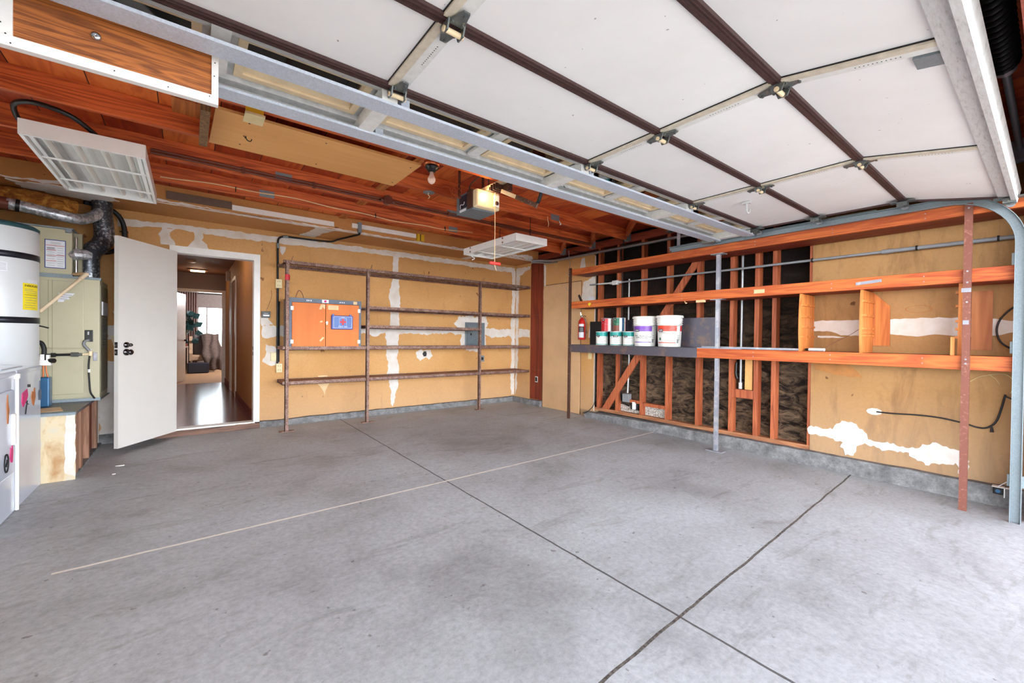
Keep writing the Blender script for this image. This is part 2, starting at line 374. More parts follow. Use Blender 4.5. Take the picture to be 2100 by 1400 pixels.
# ---------------------------------------------------------------- mesh helpers
class MB:
    """collects shapes in world coordinates; build() links ONE mesh object"""
    def __init__(s): s.v = []; s.f = []; s.mi = []; s.sm = []; s.cur = 0
    def add(s, vs, fs, smooth=False):
        o = len(s.v); s.v += [tuple(v) for v in vs]
        for f in fs: s.f.append([o + i for i in f]); s.mi.append(s.cur); s.sm.append(smooth)
        return s
    def mat(s, k): s.cur = k; return s
    def box(s, x0, x1, y0, y1, z0, z1):
        if x0 > x1: x0, x1 = x1, x0
        if y0 > y1: y0, y1 = y1, y0
        if z0 > z1: z0, z1 = z1, z0
        vs = [(x, y, z) for z in (z0, z1) for y in (y0, y1) for x in (x0, x1)]
        return s.add(vs, [(0, 2, 3, 1), (4, 5, 7, 6), (0, 1, 5, 4), (2, 6, 7, 3), (0, 4, 6, 2), (1, 3, 7, 5)])
    def bbox(s, x0, x1, y0, y1, z0, z1, b=0.004):
        """bevelled box"""
        bm = bmesh.new(); bmesh.ops.create_cube(bm, size=1)
        for v in bm.verts: v.co = Vector(((x0 + x1) / 2 + v.co.x * abs(x1 - x0), (y0 + y1) / 2 + v.co.y * abs(y1 - y0), (z0 + z1) / 2 + v.co.z * abs(z1 - z0)))
        bmesh.ops.bevel(bm, geom=list(bm.edges), offset=b, segments=2, affect='EDGES', profile=0.5)
        bm.verts.ensure_lookup_table()
        s.add([v.co[:] for v in bm.verts], [[v.index for v in f.verts] for f in bm.faces]); bm.free(); return s
    def hull8(s, P):
        """8 points ordered like box"""
        return s.add(P, [(0, 2, 3, 1), (4, 5, 7, 6), (0, 1, 5, 4), (2, 6, 7, 3), (0, 4, 6, 2), (1, 3, 7, 5)])
    def bar(s, a, b, w, h, up=(0, 0, 1)):
        """rectangular bar from a to b"""
        a, b = Vector(a), Vector(b); d = (b - a).normalized(); up = Vector(up)
        sd = d.cross(up)
        if sd.length < 1e-4: sd = d.cross(Vector((1, 0, 0)))
        sd.normalize(); u = sd.cross(d).normalized()
        P = [c + sd * (i * w / 2) + u * (j * h / 2) for j in (-1, 1) for c in (a, b) for i in (-1, 1)]
        return s.hull8([P[0], P[1], P[2], P[3], P[4], P[5], P[6], P[7]])
    def tube(s, pts, r, n=12, caps=True, smooth=True, closed=False):
        pts = [Vector(p) for p in pts]; N = len(pts)
        if 4 <= N <= 30 and isinstance(r, float) and r <= 0.03 and n > 4:      # cables and bent pipes: round the corners
            out = []
            for i in range(N - 1):
                p0, p1, p2, p3 = pts[max(0, i - 1)], pts[i], pts[i + 1], pts[min(N - 1, i + 2)]
                m1 = (p2 - p0) * 0.5; m2 = (p3 - p1) * 0.5; Ls = (p2 - p1).length
                if m1.length > Ls * 1.2: m1 *= Ls * 1.2 / m1.length
                if m2.length > Ls * 1.2: m2 *= Ls * 1.2 / m2.length
                for k in range(5):
                    u = k / 5; u2 = u * u; u3 = u2 * u
                    out.append(p1 * (2 * u3 - 3 * u2 + 1) + m1 * (u3 - 2 * u2 + u) + p2 * (3 * u2 - 2 * u3) + m2 * (u3 - u2))
            out.append(pts[-1]); pts = out; N = len(pts)
        rs = r if isinstance(r, (list, tuple)) else [r] * N
        vs = []; t0 = None
        for i, p in enumerate(pts):
            a = pts[max(0, i - 1)]; b = pts[min(N - 1, i + 1)]
            d = (b - a)
            d = d.normalized() if d.length > 1e-9 else Vector((0, 0, 1))
            if t0 is None:
                ref = Vector((0, 0, 1)) if abs(d.z) < 0.9 else Vector((1, 0, 0))
                u = d.cross(ref).normalized()
            else:
                u = (u - d * u.dot(d))
                u = u.normalized() if u.length > 1e-6 else d.cross(Vector((0, 0, 1))).normalized()
            t0 = d; w = d.cross(u)
            for k in range(n):
                a_ = 2 * PI * k / n
                vs.append(p + (u * math.cos(a_) + w * math.sin(a_)) * rs[i])
        fs = []
        for i in range(N - 1):
            for k in range(n):
                k2 = (k + 1) % n
                fs.append((i * n + k, i * n + k2, (i + 1) * n + k2, (i + 1) * n + k))
        s.add(vs, fs, smooth)
        if caps:
            s.add(vs[:n], [tuple(range(n))[::-1]]); s.add(vs[-n:], [tuple(range(n))])
        return s
    def cyl(s, a, b, r, n=24): return s.tube([a, b], r, n)
    def lathe(s, c, prof, axis='z', n=32, smooth=True, a0=0.0, a1=2 * PI):
        """prof: (radius, height) pairs along axis from c"""
        c = Vector(c); vs = []; full = abs(a1 - a0 - 2 * PI) < 1e-6; m = n if full else n + 1
        for (r, h) in prof:
            for k in range(m):
                a = a0 + (a1 - a0) * k / n; x, y = r * math.cos(a), r * math.sin(a)
                vs.append(c + Vector({'z': (x, y, h), 'x': (h, x, y), 'y': (x, h, y)}[axis]))
        fs = []
        for i in range(len(prof) - 1):
            for k in range(n):
                k2 = (k + 1) % m
                if not full and k + 1 >= m: continue
                fs.append((i * m + k, i * m + k2, (i + 1) * m + k2, (i + 1) * m + k))
        return s.add(vs, fs, smooth)
    def prism(s, poly, axis, a, b):
        """poly in the two other axes, extruded along axis from a to b"""
        n = len(poly)
        def P(u, v, w): return {'x': (w, u, v), 'y': (u, w, v), 'z': (u, v, w)}[axis]
        vs = [P(u, v, a) for u, v in poly] + [P(u, v, b) for u, v in poly]
        fs = [tuple(range(n)), tuple(range(n, 2 * n))[::-1]] + [(i, i + n, (i + 1) % n + n, (i + 1) % n) for i in range(n)]
        return s.add(vs, fs)
    def pieces(s):
        """far-apart pieces of this mesh, each an MB of its own"""
        par = list(range(len(s.v)))
        def find(a):
            while par[a] != a: par[a] = par[par[a]]; a = par[a]
            return a
        for f in s.f:
            r = find(f[0])
            for i in f[1:]: par[find(i)] = r
        isl = {}
        for i in range(len(s.v)): isl.setdefault(find(i), []).append(i)
        keys = list(isl)
        if len(keys) < 2 or len(keys) > 120: return [s]
        bb = []
        for k in keys:
            P_ = [s.v[i] for i in isl[k]]
            lo = [min(p[a] for p in P_) for a in range(3)]; hi = [max(p[a] for p in P_) for a in range(3)]
            bb.append((lo, hi, max(h - l for h, l in zip(hi, lo))))
        grp = list(range(len(keys)))
        def gf(a):
            while grp[a] != a: a = grp[a]
            return a
        for i in range(len(keys)):
            for j in range(i + 1, len(keys)):
                g2 = sum(max(0, bb[i][0][a] - bb[j][1][a], bb[j][0][a] - bb[i][1][a]) ** 2 for a in range(3))
                if math.sqrt(g2) <= max(0.02, 0.5 * max(bb[i][2], bb[j][2])) - 1e-6: grp[gf(i)] = gf(j)
        roots = {}
        for i, k in enumerate(keys): roots.setdefault(gf(i), []).append(k)
        if len(roots) < 2: return [s]
        out = []
        for ks in roots.values():
            kset = set(ks); m = MB(); idx = {}
            for k in ks:
                for i in isl[k]: idx[i] = len(m.v); m.v.append(s.v[i])
            for f, mi, sm in zip(s.f, s.mi, s.sm):
                if find(f[0]) in kset: m.f.append([idx[i] for i in f]); m.mi.append(mi); m.sm.append(sm)
            out.append(m)
        out.sort(key=lambda m: -len(m.v))
        return out
    def build(s, name, mats, parent=None, origin=None, bevel=0.0):
        if parent is not None and not getattr(s, 'whole', False) and name not in ('handwriting', 'label_text', 'foliage'):
            ps = s.pieces()
            if len(ps) > 1:
                first = None
                for m in ps:
                    m.whole = True; o = m.build(name, mats, parent, origin, bevel); first = first or o
                return first
        if not isinstance(mats, (list, tuple)): mats = [mats]
        if origin is None:
            if parent is not None: origin = WPOS.get(parent.name_full, Vector((0, 0, 0)))
            else: origin = (0, 0, 0)
        origin = Vector(origin)
        me = bpy.data.meshes.new(name)
        me.from_pydata([tuple(Vector(v) - origin) for v in s.v], [], s.f)
        for m in mats: me.materials.append(M[m] if isinstance(m, str) else m)
        me.polygons.foreach_set('material_index', s.mi); me.polygons.foreach_set('use_smooth', s.sm)
        bm = bmesh.new(); bm.from_mesh(me); bmesh.ops.recalc_face_normals(bm, faces=bm.faces); bm.to_mesh(me); bm.free()
        me.update()
        o = bpy.data.objects.new(name, me); C.objects.link(o)
        if parent is not None:
            o.parent = parent
            pw = WPOS.get(parent.name_full, Vector((0, 0, 0)))
            o.location = origin - pw
        else: o.location = origin
        WPOS[o.name_full] = origin.copy()
        if bevel:
            b = o.modifiers.new('bevel', 'BEVEL'); b.width = bevel; b.segments = 2; b.limit_method = 'ANGLE'
        return o
WPOS = {}

def thing(name, label, cat, loc=(0, 0, 0), group=None):
    o = bpy.data.objects.new(name, None); C.objects.link(o); o.location = loc
    o.empty_display_size = 0.1
    WPOS[o.name_full] = Vector(loc)
    o['label'] = label; o['category'] = cat
    if group: o['group'] = group
    return o
def tag(o, label, cat, group=None):
    o['label'] = label; o['category'] = cat
    if group: o['group'] = group
    return o
def struct(o): o['kind'] = 'structure'; return o
def stuff(o): o['kind'] = 'stuff'; return o
def dup(root, loc, label=None, group=None):
    r = root.copy(); C.objects.link(r); r.location = loc
    if label: r['label'] = label
    if group: r['group'] = group
    for ch in list(root.children):
        c = ch.copy(); C.objects.link(c); c.parent = r
        for g in ch.children:
            d = g.copy(); C.objects.link(d); d.parent = c
    return r

def text_mesh(body, size, mat, name, parent, loc, rot, origin_parent=True, align='CENTER', extrude=0.0004):
    cu = bpy.data.curves.new(name, 'FONT'); cu.body = body; cu.size = size; cu.align_x = align; cu.align_y = 'CENTER'; cu.extrude = extrude
    tmp = bpy.data.objects.new('tmp', cu); C.objects.link(tmp)
    bpy.context.view_layer.update()
    dg = bpy.context.evaluated_depsgraph_get()
    me = bpy.data.meshes.new_from_object(tmp.evaluated_get(dg)); bpy.data.objects.remove(tmp); bpy.data.curves.remove(cu)
    me.materials.clear(); me.materials.append(M[mat])
    o = bpy.data.objects.new(name, me); C.objects.link(o)
    o.parent = parent
    o.location = Vector(loc) - WPOS.get(parent.name_full, Vector((0, 0, 0))); o.rotation_euler = rot
    return o
FACE_CAM = (PI / 2, 0, 0)          # text on a plane facing -Y
FACE_LEFT = (PI / 2, 0, -PI / 2)   # text on a plane facing -X
FACE_RIGHT = (PI / 2, 0, PI / 2)   # text on a plane facing +X

def ragged(pts, amp=0.012, step=0.03, seed=0):
    """polygon outline subdivided and roughened"""
    rnd = random.Random(seed); out = []
    n = len(pts)
    for i in range(n):
        a, b = Vector(pts[i]), Vector(pts[(i + 1) % n]); L = (b - a).length
        k = max(1, int(L / step)); nrm = Vector((-(b - a).y, (b - a).x))
        if nrm.length > 0: nrm.normalize()
        drift = 0
        for j in range(k):
            p = a.lerp(b, j / k)
            if j: drift = drift * 0.6 + rnd.uniform(-amp, amp); p = p + nrm * drift
            out.append((p.x, p.y))
    return out

FLOOR_SLOPE = 0.006
def fz(y): return -FLOOR_SLOPE * (6.13 - y)
XL, XR, YB, YF, ZT = -1.70, 4.80, 6.13, 0.10, 2.49

# ================================================================ THE SETTING
def patch(parent, plane, pts, seed, mat='mud', amp=0.012, name='joint_compound', step=0.03):
    pts = ragged(pts, amp, step, seed); mb = MB()
    off = 0.0012 + 0.00022 * (seed % 25)
    if plane == 'back': mb.prism(pts, 'y', YB - off, YB + 0.001)
    elif plane == 'right': mb.prism(pts, 'x', XR - off, XR + 0.001)
    elif plane == 'soffit': mb.prism(pts, 'z', 2.49 - off, 2.491)
    elif plane == 'soffit_face': mb.prism(pts, 'y', 5.50 - off, 5.501)
    return mb.build(name, mat, parent)

# floor (gently falling to the opening) and driveway
mb = MB()
def floor_slab(x0, x1, y0, y1, t=0.12):
    P = [(x, y, fz(y) - (t if k == 0 else 0)) for k in (0, 1) for y in (y0, y1) for x in (x0, x1)]
    mb.hull8(P)
floor_slab(XL - 0.1, XR + 0.12, -0.25, YB + 0.13)
struct(mb.build('floor', 'floor'))
mb = MB()
mb.box(-24, 28, -34, -0.25, -0.3, fz(-0.25) - 0.01); mb.box(-24, XL - 0.1, -0.25, 20, -0.3, fz(-0.25) - 0.01)
struct(mb.build('driveway', 'driveway'))

# back wall
mb = MB()
mb.box(XL, -0.11, YB, YB + 0.115, 0.10, ZT); mb.box(0.655, XR + 0.1, YB, YB + 0.115, 0.10, ZT); mb.box(-0.11, 0.655, YB, YB + 0.115, 2.11, ZT)
mb.box(XL, XR + 0.1, YB + 0.01, YB + 0.115, ZT, 2.75)
mb.box(XL, -0.11, YB + 0.04, YB + 0.115, -0.15, 0.10); mb.box(0.66, XR + 0.1, YB + 0.04, YB + 0.115, -0.15, 0.10)
wall_back = struct(mb.build('wall_back', 'drywall'))
mb = MB()
mb.prism(ragged([(-0.74, fz(6) - 0.02), (-0.14, fz(6) - 0.02), (-0.14, 0.10), (-0.74, 0.10)], 0.004, 0.08, 1), 'y', YB - 0.018, YB + 0.1)
mb.build('curb', 'curb', wall_back)
mb = MB()
mb.prism(ragged([(0.71, -0.02), (XR, -0.02), (XR, 0.085), (0.71, 0.075)], 0.004, 0.06, 2), 'y', YB - 0.03, YB + 0.1)
mb.build('curb', 'curb', wall_back)
# joint compound on the back wall
P = patch
P(wall_back, 'back', [(-0.60, 2.40), (0.9, 2.43), (2.4, 2.45), (3.7, 2.45), (4.78, 2.45), (4.78, 2.36), (3.7, 2.38), (2.6, 2.37), (1.6, 2.37), (0.7, 2.34), (0.1, 2.35), (-0.2, 2.36), (-0.6, 2.31)], 3, amp=0.008)
P(wall_back, 'back', [(-0.24, 2.37), (-0.12, 2.36), (-0.17, 2.28), (-0.12, 2.17), (-0.25, 2.17), (-0.27, 2.28)], 4)
P(wall_back, 'back', [(0.03, 2.37), (0.13, 2.36), (0.12, 2.27), (0.20, 2.16), (-0.03, 2.16), (0.05, 2.26)], 5)
P(wall_back, 'back', [(0.93, 2.31), (1.00, 2.31), (0.985, 2.24), (0.96, 2.20), (0.935, 2.24)], 6, amp=0.004)
P(wall_back, 'back', [(2.455, 2.40), (2.54, 2.40), (2.53, 2.20), (2.55, 2.05), (2.55, 1.80), (2.56, 1.58), (2.55, 1.28), (2.40, 1.28), (2.41, 1.6), (2.385, 1.80), (2.43, 2.0), (2.44, 2.2)], 7)
P(wall_back, 'back', [(0.74, 1.29), (1.2, 1.29), (2.0, 1.29), (2.8, 1.31), (3.68, 1.33), (3.68, 1.22), (3.2, 1.22), (2.6, 1.20), (2.3, 1.21), (2.2, 1.16), (1.95, 1.21), (1.2, 1.18), (0.74, 1.14)], 8, amp=0.016)
P(wall_back, 'back', [(2.33, 1.24), (2.55, 1.24), (2.54, 1.0), (2.53, 0.8), (2.55, 0.6), (2.54, 0.4), (2.50, 0.24), (2.46, 0.10), (2.42, 0.22), (2.42, 0.38), (2.36, 0.6), (2.36, 0.82), (2.35, 1.0)], 9, amp=0.014)
P(wall_back, 'back', [(4.11, 1.33), (4.5, 1.31), (4.79, 1.33), (4.79, 1.15), (4.6, 1.19), (4.3, 1.16), (4.11, 1.2)], 10, amp=0.016)
P(wall_back, 'back', [(4.69, 2.40), (4.795, 2.40), (4.795, 0.12), (4.72, 0.12), (4.70, 0.5), (4.72, 1.0), (4.70, 1.5), (4.72, 2.0)], 11, amp=0.012)
P(wall_back, 'back', [(3.64, 1.02), (3.62, 1.3), (3.50, 1.40), (3.58, 1.50), (3.8, 1.54), (3.98, 1.52), (4.12, 1.55), (4.2, 1.42), (4.14, 1.30), (4.15, 1.02), (4.0, 0.93), (3.75, 0.94)], 12, amp=0.022)
P(wall_back, 'back', [(2.83, 0.93), (2.92, 0.97), (2.95, 0.94), (3.08, 0.96), (3.12, 0.86), (3.05, 0.80), (2.99, 0.84), (2.90, 0.78), (2.84, 0.84)], 13, amp=0.012)
P(wall_back, 'back', [(0.78, 1.05), (0.88, 1.02), (0.93, 0.90), (0.92, 0.78), (0.84, 0.77), (0.74, 0.83), (0.78, 0.92)], 14)
P(wall_back, 'back', [(0.73, 1.42), (0.80, 1.40), (0.86, 1.30), (0.73, 1.28)], 15)
P(wall_back, 'back', [(-0.74, 0.10), (-0.14, 0.10), (-0.13, 0.55), (-0.20, 0.80), (-0.44, 0.90), (-0.74, 0.86)], 16, amp=0.015)
P(wall_back, 'back', [(-0.68, 1.25), (-0.45, 1.24), (-0.2, 1.27), (-0.2, 1.10), (-0.45, 1.12), (-0.68, 1.10)], 17)
P(wall_back, 'back', [(-0.64, 1.95 - 0.55), (-0.5, 1.45), (-0.3, 1.48), (-0.3, 1.34), (-0.62, 1.34)], 18)
P(wall_back, 'back', [(1.40, 0.62), (1.52, 0.62), (1.54, 0.5), (1.50, 0.42), (1.49, 0.33), (1.46, 0.42), (1.40, 0.5)], 19, mat='tape', amp=0.006)
mb = MB(); mb.bar((-0.752, YB - 0.006, 0.0), (-0.752, YB - 0.006, 0.46), 0.02, 0.012, (0, 1, 0)); mb.build('corner_bead', 'mud', wall_back)

# soffit under the ceiling along the back wall
mb = MB(); mb.box(XL, XR, 5.50, YB + 0.02, 2.49, 2.66)
soffit = struct(mb.build('soffit', 'soffit'))
soffit['label'] = 'dropped drywall soffit along the back wall'
P(soffit, 'soffit', [(-0.3, 5.50), (1.0, 5.50), (2.2, 5.50), (3.6, 5.50), (4.76, 5.50), (4.76, 5.545), (3.9, 5.53), (3.0, 5.56), (2.5, 5.54), (1.6, 5.54), (0.8, 5.56), (0.0, 5.53), (-0.3, 5.54)], 20, amp=0.012)
P(soffit, 'soffit', [(1.24, 5.54), (1.46, 5.55), (1.36, 5.8), (1.35, 6.1), (1.15, 6.1), (1.22, 5.8)], 21)
P(soffit, 'soffit', [(3.62, 5.54), (3.78, 5.54), (3.76, 5.8), (3.74, 6.12), (3.62, 6.12), (3.63, 5.8)], 22, amp=0.006)
P(soffit, 'soffit', [(-1.25, 5.52), (-0.9, 5.52), (-0.62, 5.55), (-0.55, 5.75), (-0.72, 5.9), (-1.0, 5.85), (-1.2, 5.7)], 23, amp=0.03)
P(soffit, 'soffit_face', [(-0.3, 2.492), (1.0, 2.492), (2.2, 2.492), (3.6, 2.492), (4.7, 2.492), (4.7, 2.50), (3.0, 2.505), (2.2, 2.50), (1.2, 2.505), (0.3, 2.498), (-0.3, 2.515)], 24, amp=0.006)
P(soffit, 'soffit_face', [(3.9, 2.50), (4.1, 2.56), (4.4, 2.55), (4.65, 2.57), (4.7, 2.50)], 25, amp=0.015)
P(soffit, 'soffit_face', [(-1.3, 2.50), (-0.9, 2.53), (-0.3, 2.51), (-0.3, 2.495), (-1.3, 2.495)], 26, amp=0.008)
for (x0, x1, z0, z1, m, lab) in ((0.372, 1.425, 2.520, 2.575, 'white_semi', 'white painted wood strip'), (1.645, 2.515, 2.545, 2.600, 'white_semi', 'white painted wood strip'), (-0.18, 0.370, 2.528, 2.606, 'dark_strip', 'dark brown painted wood strip')):
    if m == 'dark_strip': M['dark_strip'] = plain('dark brown painted strip', (104, 84, 70), 0.5)
    mb = MB(); mb.box(x0, x1, 5.478, 5.50, z0, z1)
    o = mb.build('mounting_strip', m, soffit)

# ceiling: sheathing, joists, battens
mb = MB(); mb.box(XL - 0.1, XR + 0.12, -0.5, YB + 0.1, 2.662, 2.69)
ceiling = struct(mb.build('ceiling', 'sheath'))
for y in (0.49, 1.10, 1.71, 2.32, 2.93, 3.57, 4.20, 4.816):
    mb = MB(); mb.box(XL, XR - 0.01, y, y + 0.04, 2.515, 2.662); mb.build('joist', 'joist_x', ceiling, bevel=0.003)
for y0, y1 in ((2.97, 3.57), (3.61, 4.20), (4.24, 4.816), (4.856, 5.50)):
    mb = MB(); mb.box(1.485, 1.565, y0, y1, 2.64, 2.662); mb.build('batten', 'batten', ceiling)
for y0, y1, xa, xb in ((2.97, 3.57, 4.08, 4.70), (3.61, 4.20, 4.10, 4.70), (4.24, 4.816, 4.20, 4.70)):
    mb = MB(); mb.bar((xa, y0, 2.60), (xb, y1, 2.60), 0.04, 0.10); mb.build('diagonal_brace', 'joist_y', ceiling)
for y in (2.93, 3.57, 4.20, 4.816):
    mb = MB(); mb.box(4.70, 4.785, y - 0.006, y, 2.50, 2.60); mb.box(4.70, 4.785, y + 0.04, y + 0.046, 2.50, 2.60); mb.box(4.70, 4.785, y - 0.006, y + 0.046, 2.508, 2.514)
    mb.build('joist_hanger', 'galv_dull', ceiling)
for x, y in ((0.60, 4.20), (2.30, 4.20), (0.55, 4.816), (2.66, 4.816), (1.1, 2.93), (3.3, 3.57), (2.3, 3.57)):
    mb = MB(); mb.box(x, x + 0.13, y - 0.003, y, 2.535, 2.60); mb.build('mending_plate', 'galv_dull', ceiling)
mb = MB(); mb.box(-0.09, 0.055, 3.35, 3.57, 2.63, 2.662); mb.build('blocking', 'batten', ceiling)
mb = MB(); mb.box(0.052, 0.098, 3.0, 3.57, 2.45, 2.515); mb.build('blocking', 'grey_wood', ceiling)

# right wall: wallboard, studs, building paper, sill, top plate
mb = MB()
mb.box(XR, XR + 0.012, 0.10, 1.452, 0.10, 2.50); mb.box(XR, XR + 0.012, 5.352, 5.362, 0.0, 2.44); mb.box(XR + 0.02, XR + 0.10, 4.20, YB, -0.1, 0.12)
wall_right = struct(mb.build('wall_right', 'drywall_r'))
mb = MB(); mb.box(XR, XR + 0.012, 4.20, 4.478, 0.085, 2.36); mb.box(XR, XR + 0.012, 4.478, 5.345, 2.055, 2.36); mb.box(XR, XR + 0.012, 4.20, 5.345, 2.36, 2.44)
mb.build('wallboard', 'drywall', wall_right)
mb = MB(); mb.box(XR - 0.006, XR + 0.012, 5.675, YB, 0.085, 2.50); mb.build('wallboard', 'drywall', wall_right)
for z0, z1, s in ((0.10, 0.62, 0), (0.62, 1.20, 1), (1.20, 1.56, 2), (1.56, 2.47, 3)):
    mb = MB(); mb.box(XR - 0.010, XR + 0.012, 5.362, 5.675, z0 + 0.001, z1); mb.build('plywood_panel', 'ply_dark', wall_right)
mb = MB(); mb.box(XR + 0.102, XR + 0.115, -0.1, YB + 0.1, -0.15, 2.68); mb.build('building_paper', 'paper', wall_right)
mb = MB(); mb.box(XR + 0.01, XR + 0.10, 0.1, 4.22, 0.105, 0.148); mb.build('sill_plate', 'sill', wall_right)
mb = MB(); mb.box(XR - 0.0, XR + 0.10, 0.1, YB, 2.50, 2.60); mb.build('top_plate', 'beam_under', wall_right)
for y0, y1 in ((4.118, 4.158), (3.775, 3.815), (3.370, 3.410), (2.985, 3.030), (2.585, 2.630), (2.195, 2.240), (1.935, 1.980), (1.765, 1.808), (1.452, 1.480)):
    mb = MB(); mb.box(XR + 0.008, XR + 0.10, y0, y1, 0.148, 2.50); mb.build('stud', 'stud', wall_right, bevel=0.002)
mb = MB(); mb.prism([(4.05, 0.148), (3.93, 0.148), (2.575, 2.12), (2.67, 2.12)], 'x', XR - 0.002, XR + 0.02); mb.build('diagonal_brace', 'stud', wall_right)
for y0, y1, z0, z1 in ((3.03, 3.37, 0.275, 0.318), (3.41, 3.60, 0.295, 0.335), (1.98, 2.195, 0.535, 0.625)):
    mb = MB(); mb.box(XR + 0.012, XR + 0.09, y0, y1, z0, z1); mb.build('blocking', 'stud', wall_right)
mb = MB(); mb.box(XR + 0.03, XR + 0.05, 2.0, 2.075, 0.63, 0.99); mb.build('blocking', 'ply_pale', wall_right)
# lath patch with hexagon wire seen low between two studs
M['plaster_wire'] = (lambda t: t.done(t.ramp((lambda vo: (t.l(t.coords((1, 1, 1)), vo.inputs['Vector']), vo.outputs['Distance'])[1])(t.n('ShaderNodeTexVoronoi', i_Scale=28.0, feature='DISTANCE_TO_EDGE')), [(0.03, lin((110, 100, 90))), (0.07, lin((200, 192, 184)))]), 0.9))(NT('stucco and hexagon wire'))
mb = MB(); mb.box(XR + 0.085, XR + 0.102, 3.03, 3.37, 0.148, 0.275); mb.box(XR + 0.085, XR + 0.102, 3.41, 3.775, 0.148, 0.24); mb.build('stucco_backing', 'plaster_wire', wall_right)
# curb under the right wall
mb = MB()
pts = ragged([(0.12, -0.05), (4.32, -0.05), (4.32, 0.07), (3.2, 0.09), (1.8, 0.105), (0.12, 0.115)], 0.003, 0.06, 31)
mb.prism(pts, 'x', XR - 0.075, XR + 0.115)
mb.build('curb', 'curb', wall_right)
mb = MB(); mb.prism(ragged([(5.36, -0.05), (YB - 0.03, -0.05), (YB - 0.03, 0.08), (5.36, 0.09)], 0.003, 0.06, 32), 'x', XR - 0.06, XR + 0.115); mb.build('curb', 'curb', wall_right)
# compound on the right wall
P(wall_right, 'right', [(1.45, 1.355), (1.30, 1.365), (1.10, 1.365), (0.88, 1.362), (0.65, 1.37), (0.44, 1.37), (0.25, 1.345), (0.12, 1.33), (0.12, 1.27), (0.28, 1.225), (0.44, 1.215), (0.60, 1.235), (0.74, 1.22), (0.90, 1.235), (1.11, 1.225), (1.22, 1.225), (1.30, 1.26), (1.45, 1.27)], 41, amp=0.006)
P(wall_right, 'right', [(1.40, 1.22), (1.25, 1.215), (1.18, 1.205), (1.25, 1.20), (1.40, 1.205)], 42, amp=0.003)
P(wall_right, 'right', [(1.46, 0.335), (1.27, 0.34), (1.24, 0.40), (1.20, 0.435), (1.13, 0.435), (1.05, 0.38), (1.01, 0.30), (0.86, 0.29), (0.70, 0.285), (0.66, 0.33), (0.58, 0.36), (0.52, 0.34), (0.44, 0.32), (0.395, 0.25), (0.41, 0.15), (0.455, 0.14), (0.47, 0.22), (0.50, 0.20), (0.56, 0.185), (0.64, 0.16), (0.70, 0.20), (0.74, 0.24), (0.83, 0.235), (0.95, 0.24), (1.05, 0.245), (1.09, 0.19), (1.11, 0.13), (1.17, 0.12), (1.21, 0.19), (1.19, 0.235), (1.30, 0.26), (1.46, 0.265)], 43, amp=0.013, step=0.018)
mb = MB(); mb.hull8([(XR - 0.008 + (0.008 if i else 0), y, z) for (y, z) in ((0.60, 0.265), (0.50, 0.215), (0.615, 0.30), (0.50, 0.26)) for i in (0, 1)]); mb.build('loose_tape', 'mud', wall_right)
P(wall_right, 'right', [(4.44, 2.03), (4.22, 2.09), (4.22, 1.72), (4.30, 1.75), (4.38, 1.70), (4.47, 1.78)], 44, amp=0.010)
P(wall_right, 'right', [(4.48, 2.40), (4.42, 2.40), (4.40, 2.2), (4.52, 2.2)], 45, amp=0.006)
P(wall_right, 'right', [(4.30, 1.36), (4.22, 1.36), (4.22, 1.16), (4.32, 1.18)], 46, amp=0.004)
P(wall_right, 'right', [(5.345, 2.42), (5.30, 2.40), (5.305, 2.1), (5.33, 1.6), (5.345, 1.6)], 47, amp=0.008)
P(wall_right, 'right', [(6.11, 2.44), (5.70, 2.44), (5.72, 2.38), (5.85, 2.36), (6.0, 2.30), (6.04, 1.6), (6.02, 1.0), (6.05, 0.3), (6.11, 0.12)], 48, amp=0.012)
P(wall_right, 'right', [(6.02, 1.33), (5.70, 1.30), (5.70, 1.17), (5.9, 1.19), (6.02, 1.17)], 49, amp=0.008)
mb = MB(); mb.box(XR - 0.004, XR + 0.003, 4.198, 4.21, 0.09, 2.40); mb.build('corner_bead', 'mud', wall_right)
# stains with shapes of their own
mb = MB(); mb.prism(ragged([(1.44, 0.965), (1.16, 0.965), (1.05, 0.84), (1.22, 0.85), (1.42, 0.89)], 0.006, 0.03, 50), 'x', XR - 0.0012, XR + 0.001)
M['patina'] = plain('brown water stain', (176, 118, 62), 0.75, vary=0.1)
mb.build('stain', 'patina', wall_right)
mb = MB(); 
for k in range(18):
    a0, a1 = 2 * PI * k / 18, 2 * PI * (k + 1) / 18
    q = [(0.70 + 0.075 * math.cos(a) * r, 1.445 + 0.028 * math.sin(a) * r) for a, r in ((a0, 1), (a1, 1), (a1, 1.12), (a0, 1.12))]
    mb.prism(q, 'x', XR - 0.0012, XR + 0.0005)
mb.build('stain', 'patina', wall_right)
# hole with crushed plaster round it
mb = MB(); mb.prism(ragged([(0.97 + 0.055 * math.cos(a), 0.553 + 0.03 * math.sin(a)) for a in [k * PI / 5 for k in range(10)]], 0.004, 0.02, 51), 'x', XR - 0.003, XR + 0.001); mb.build('joint_compound', 'mud', wall_right)

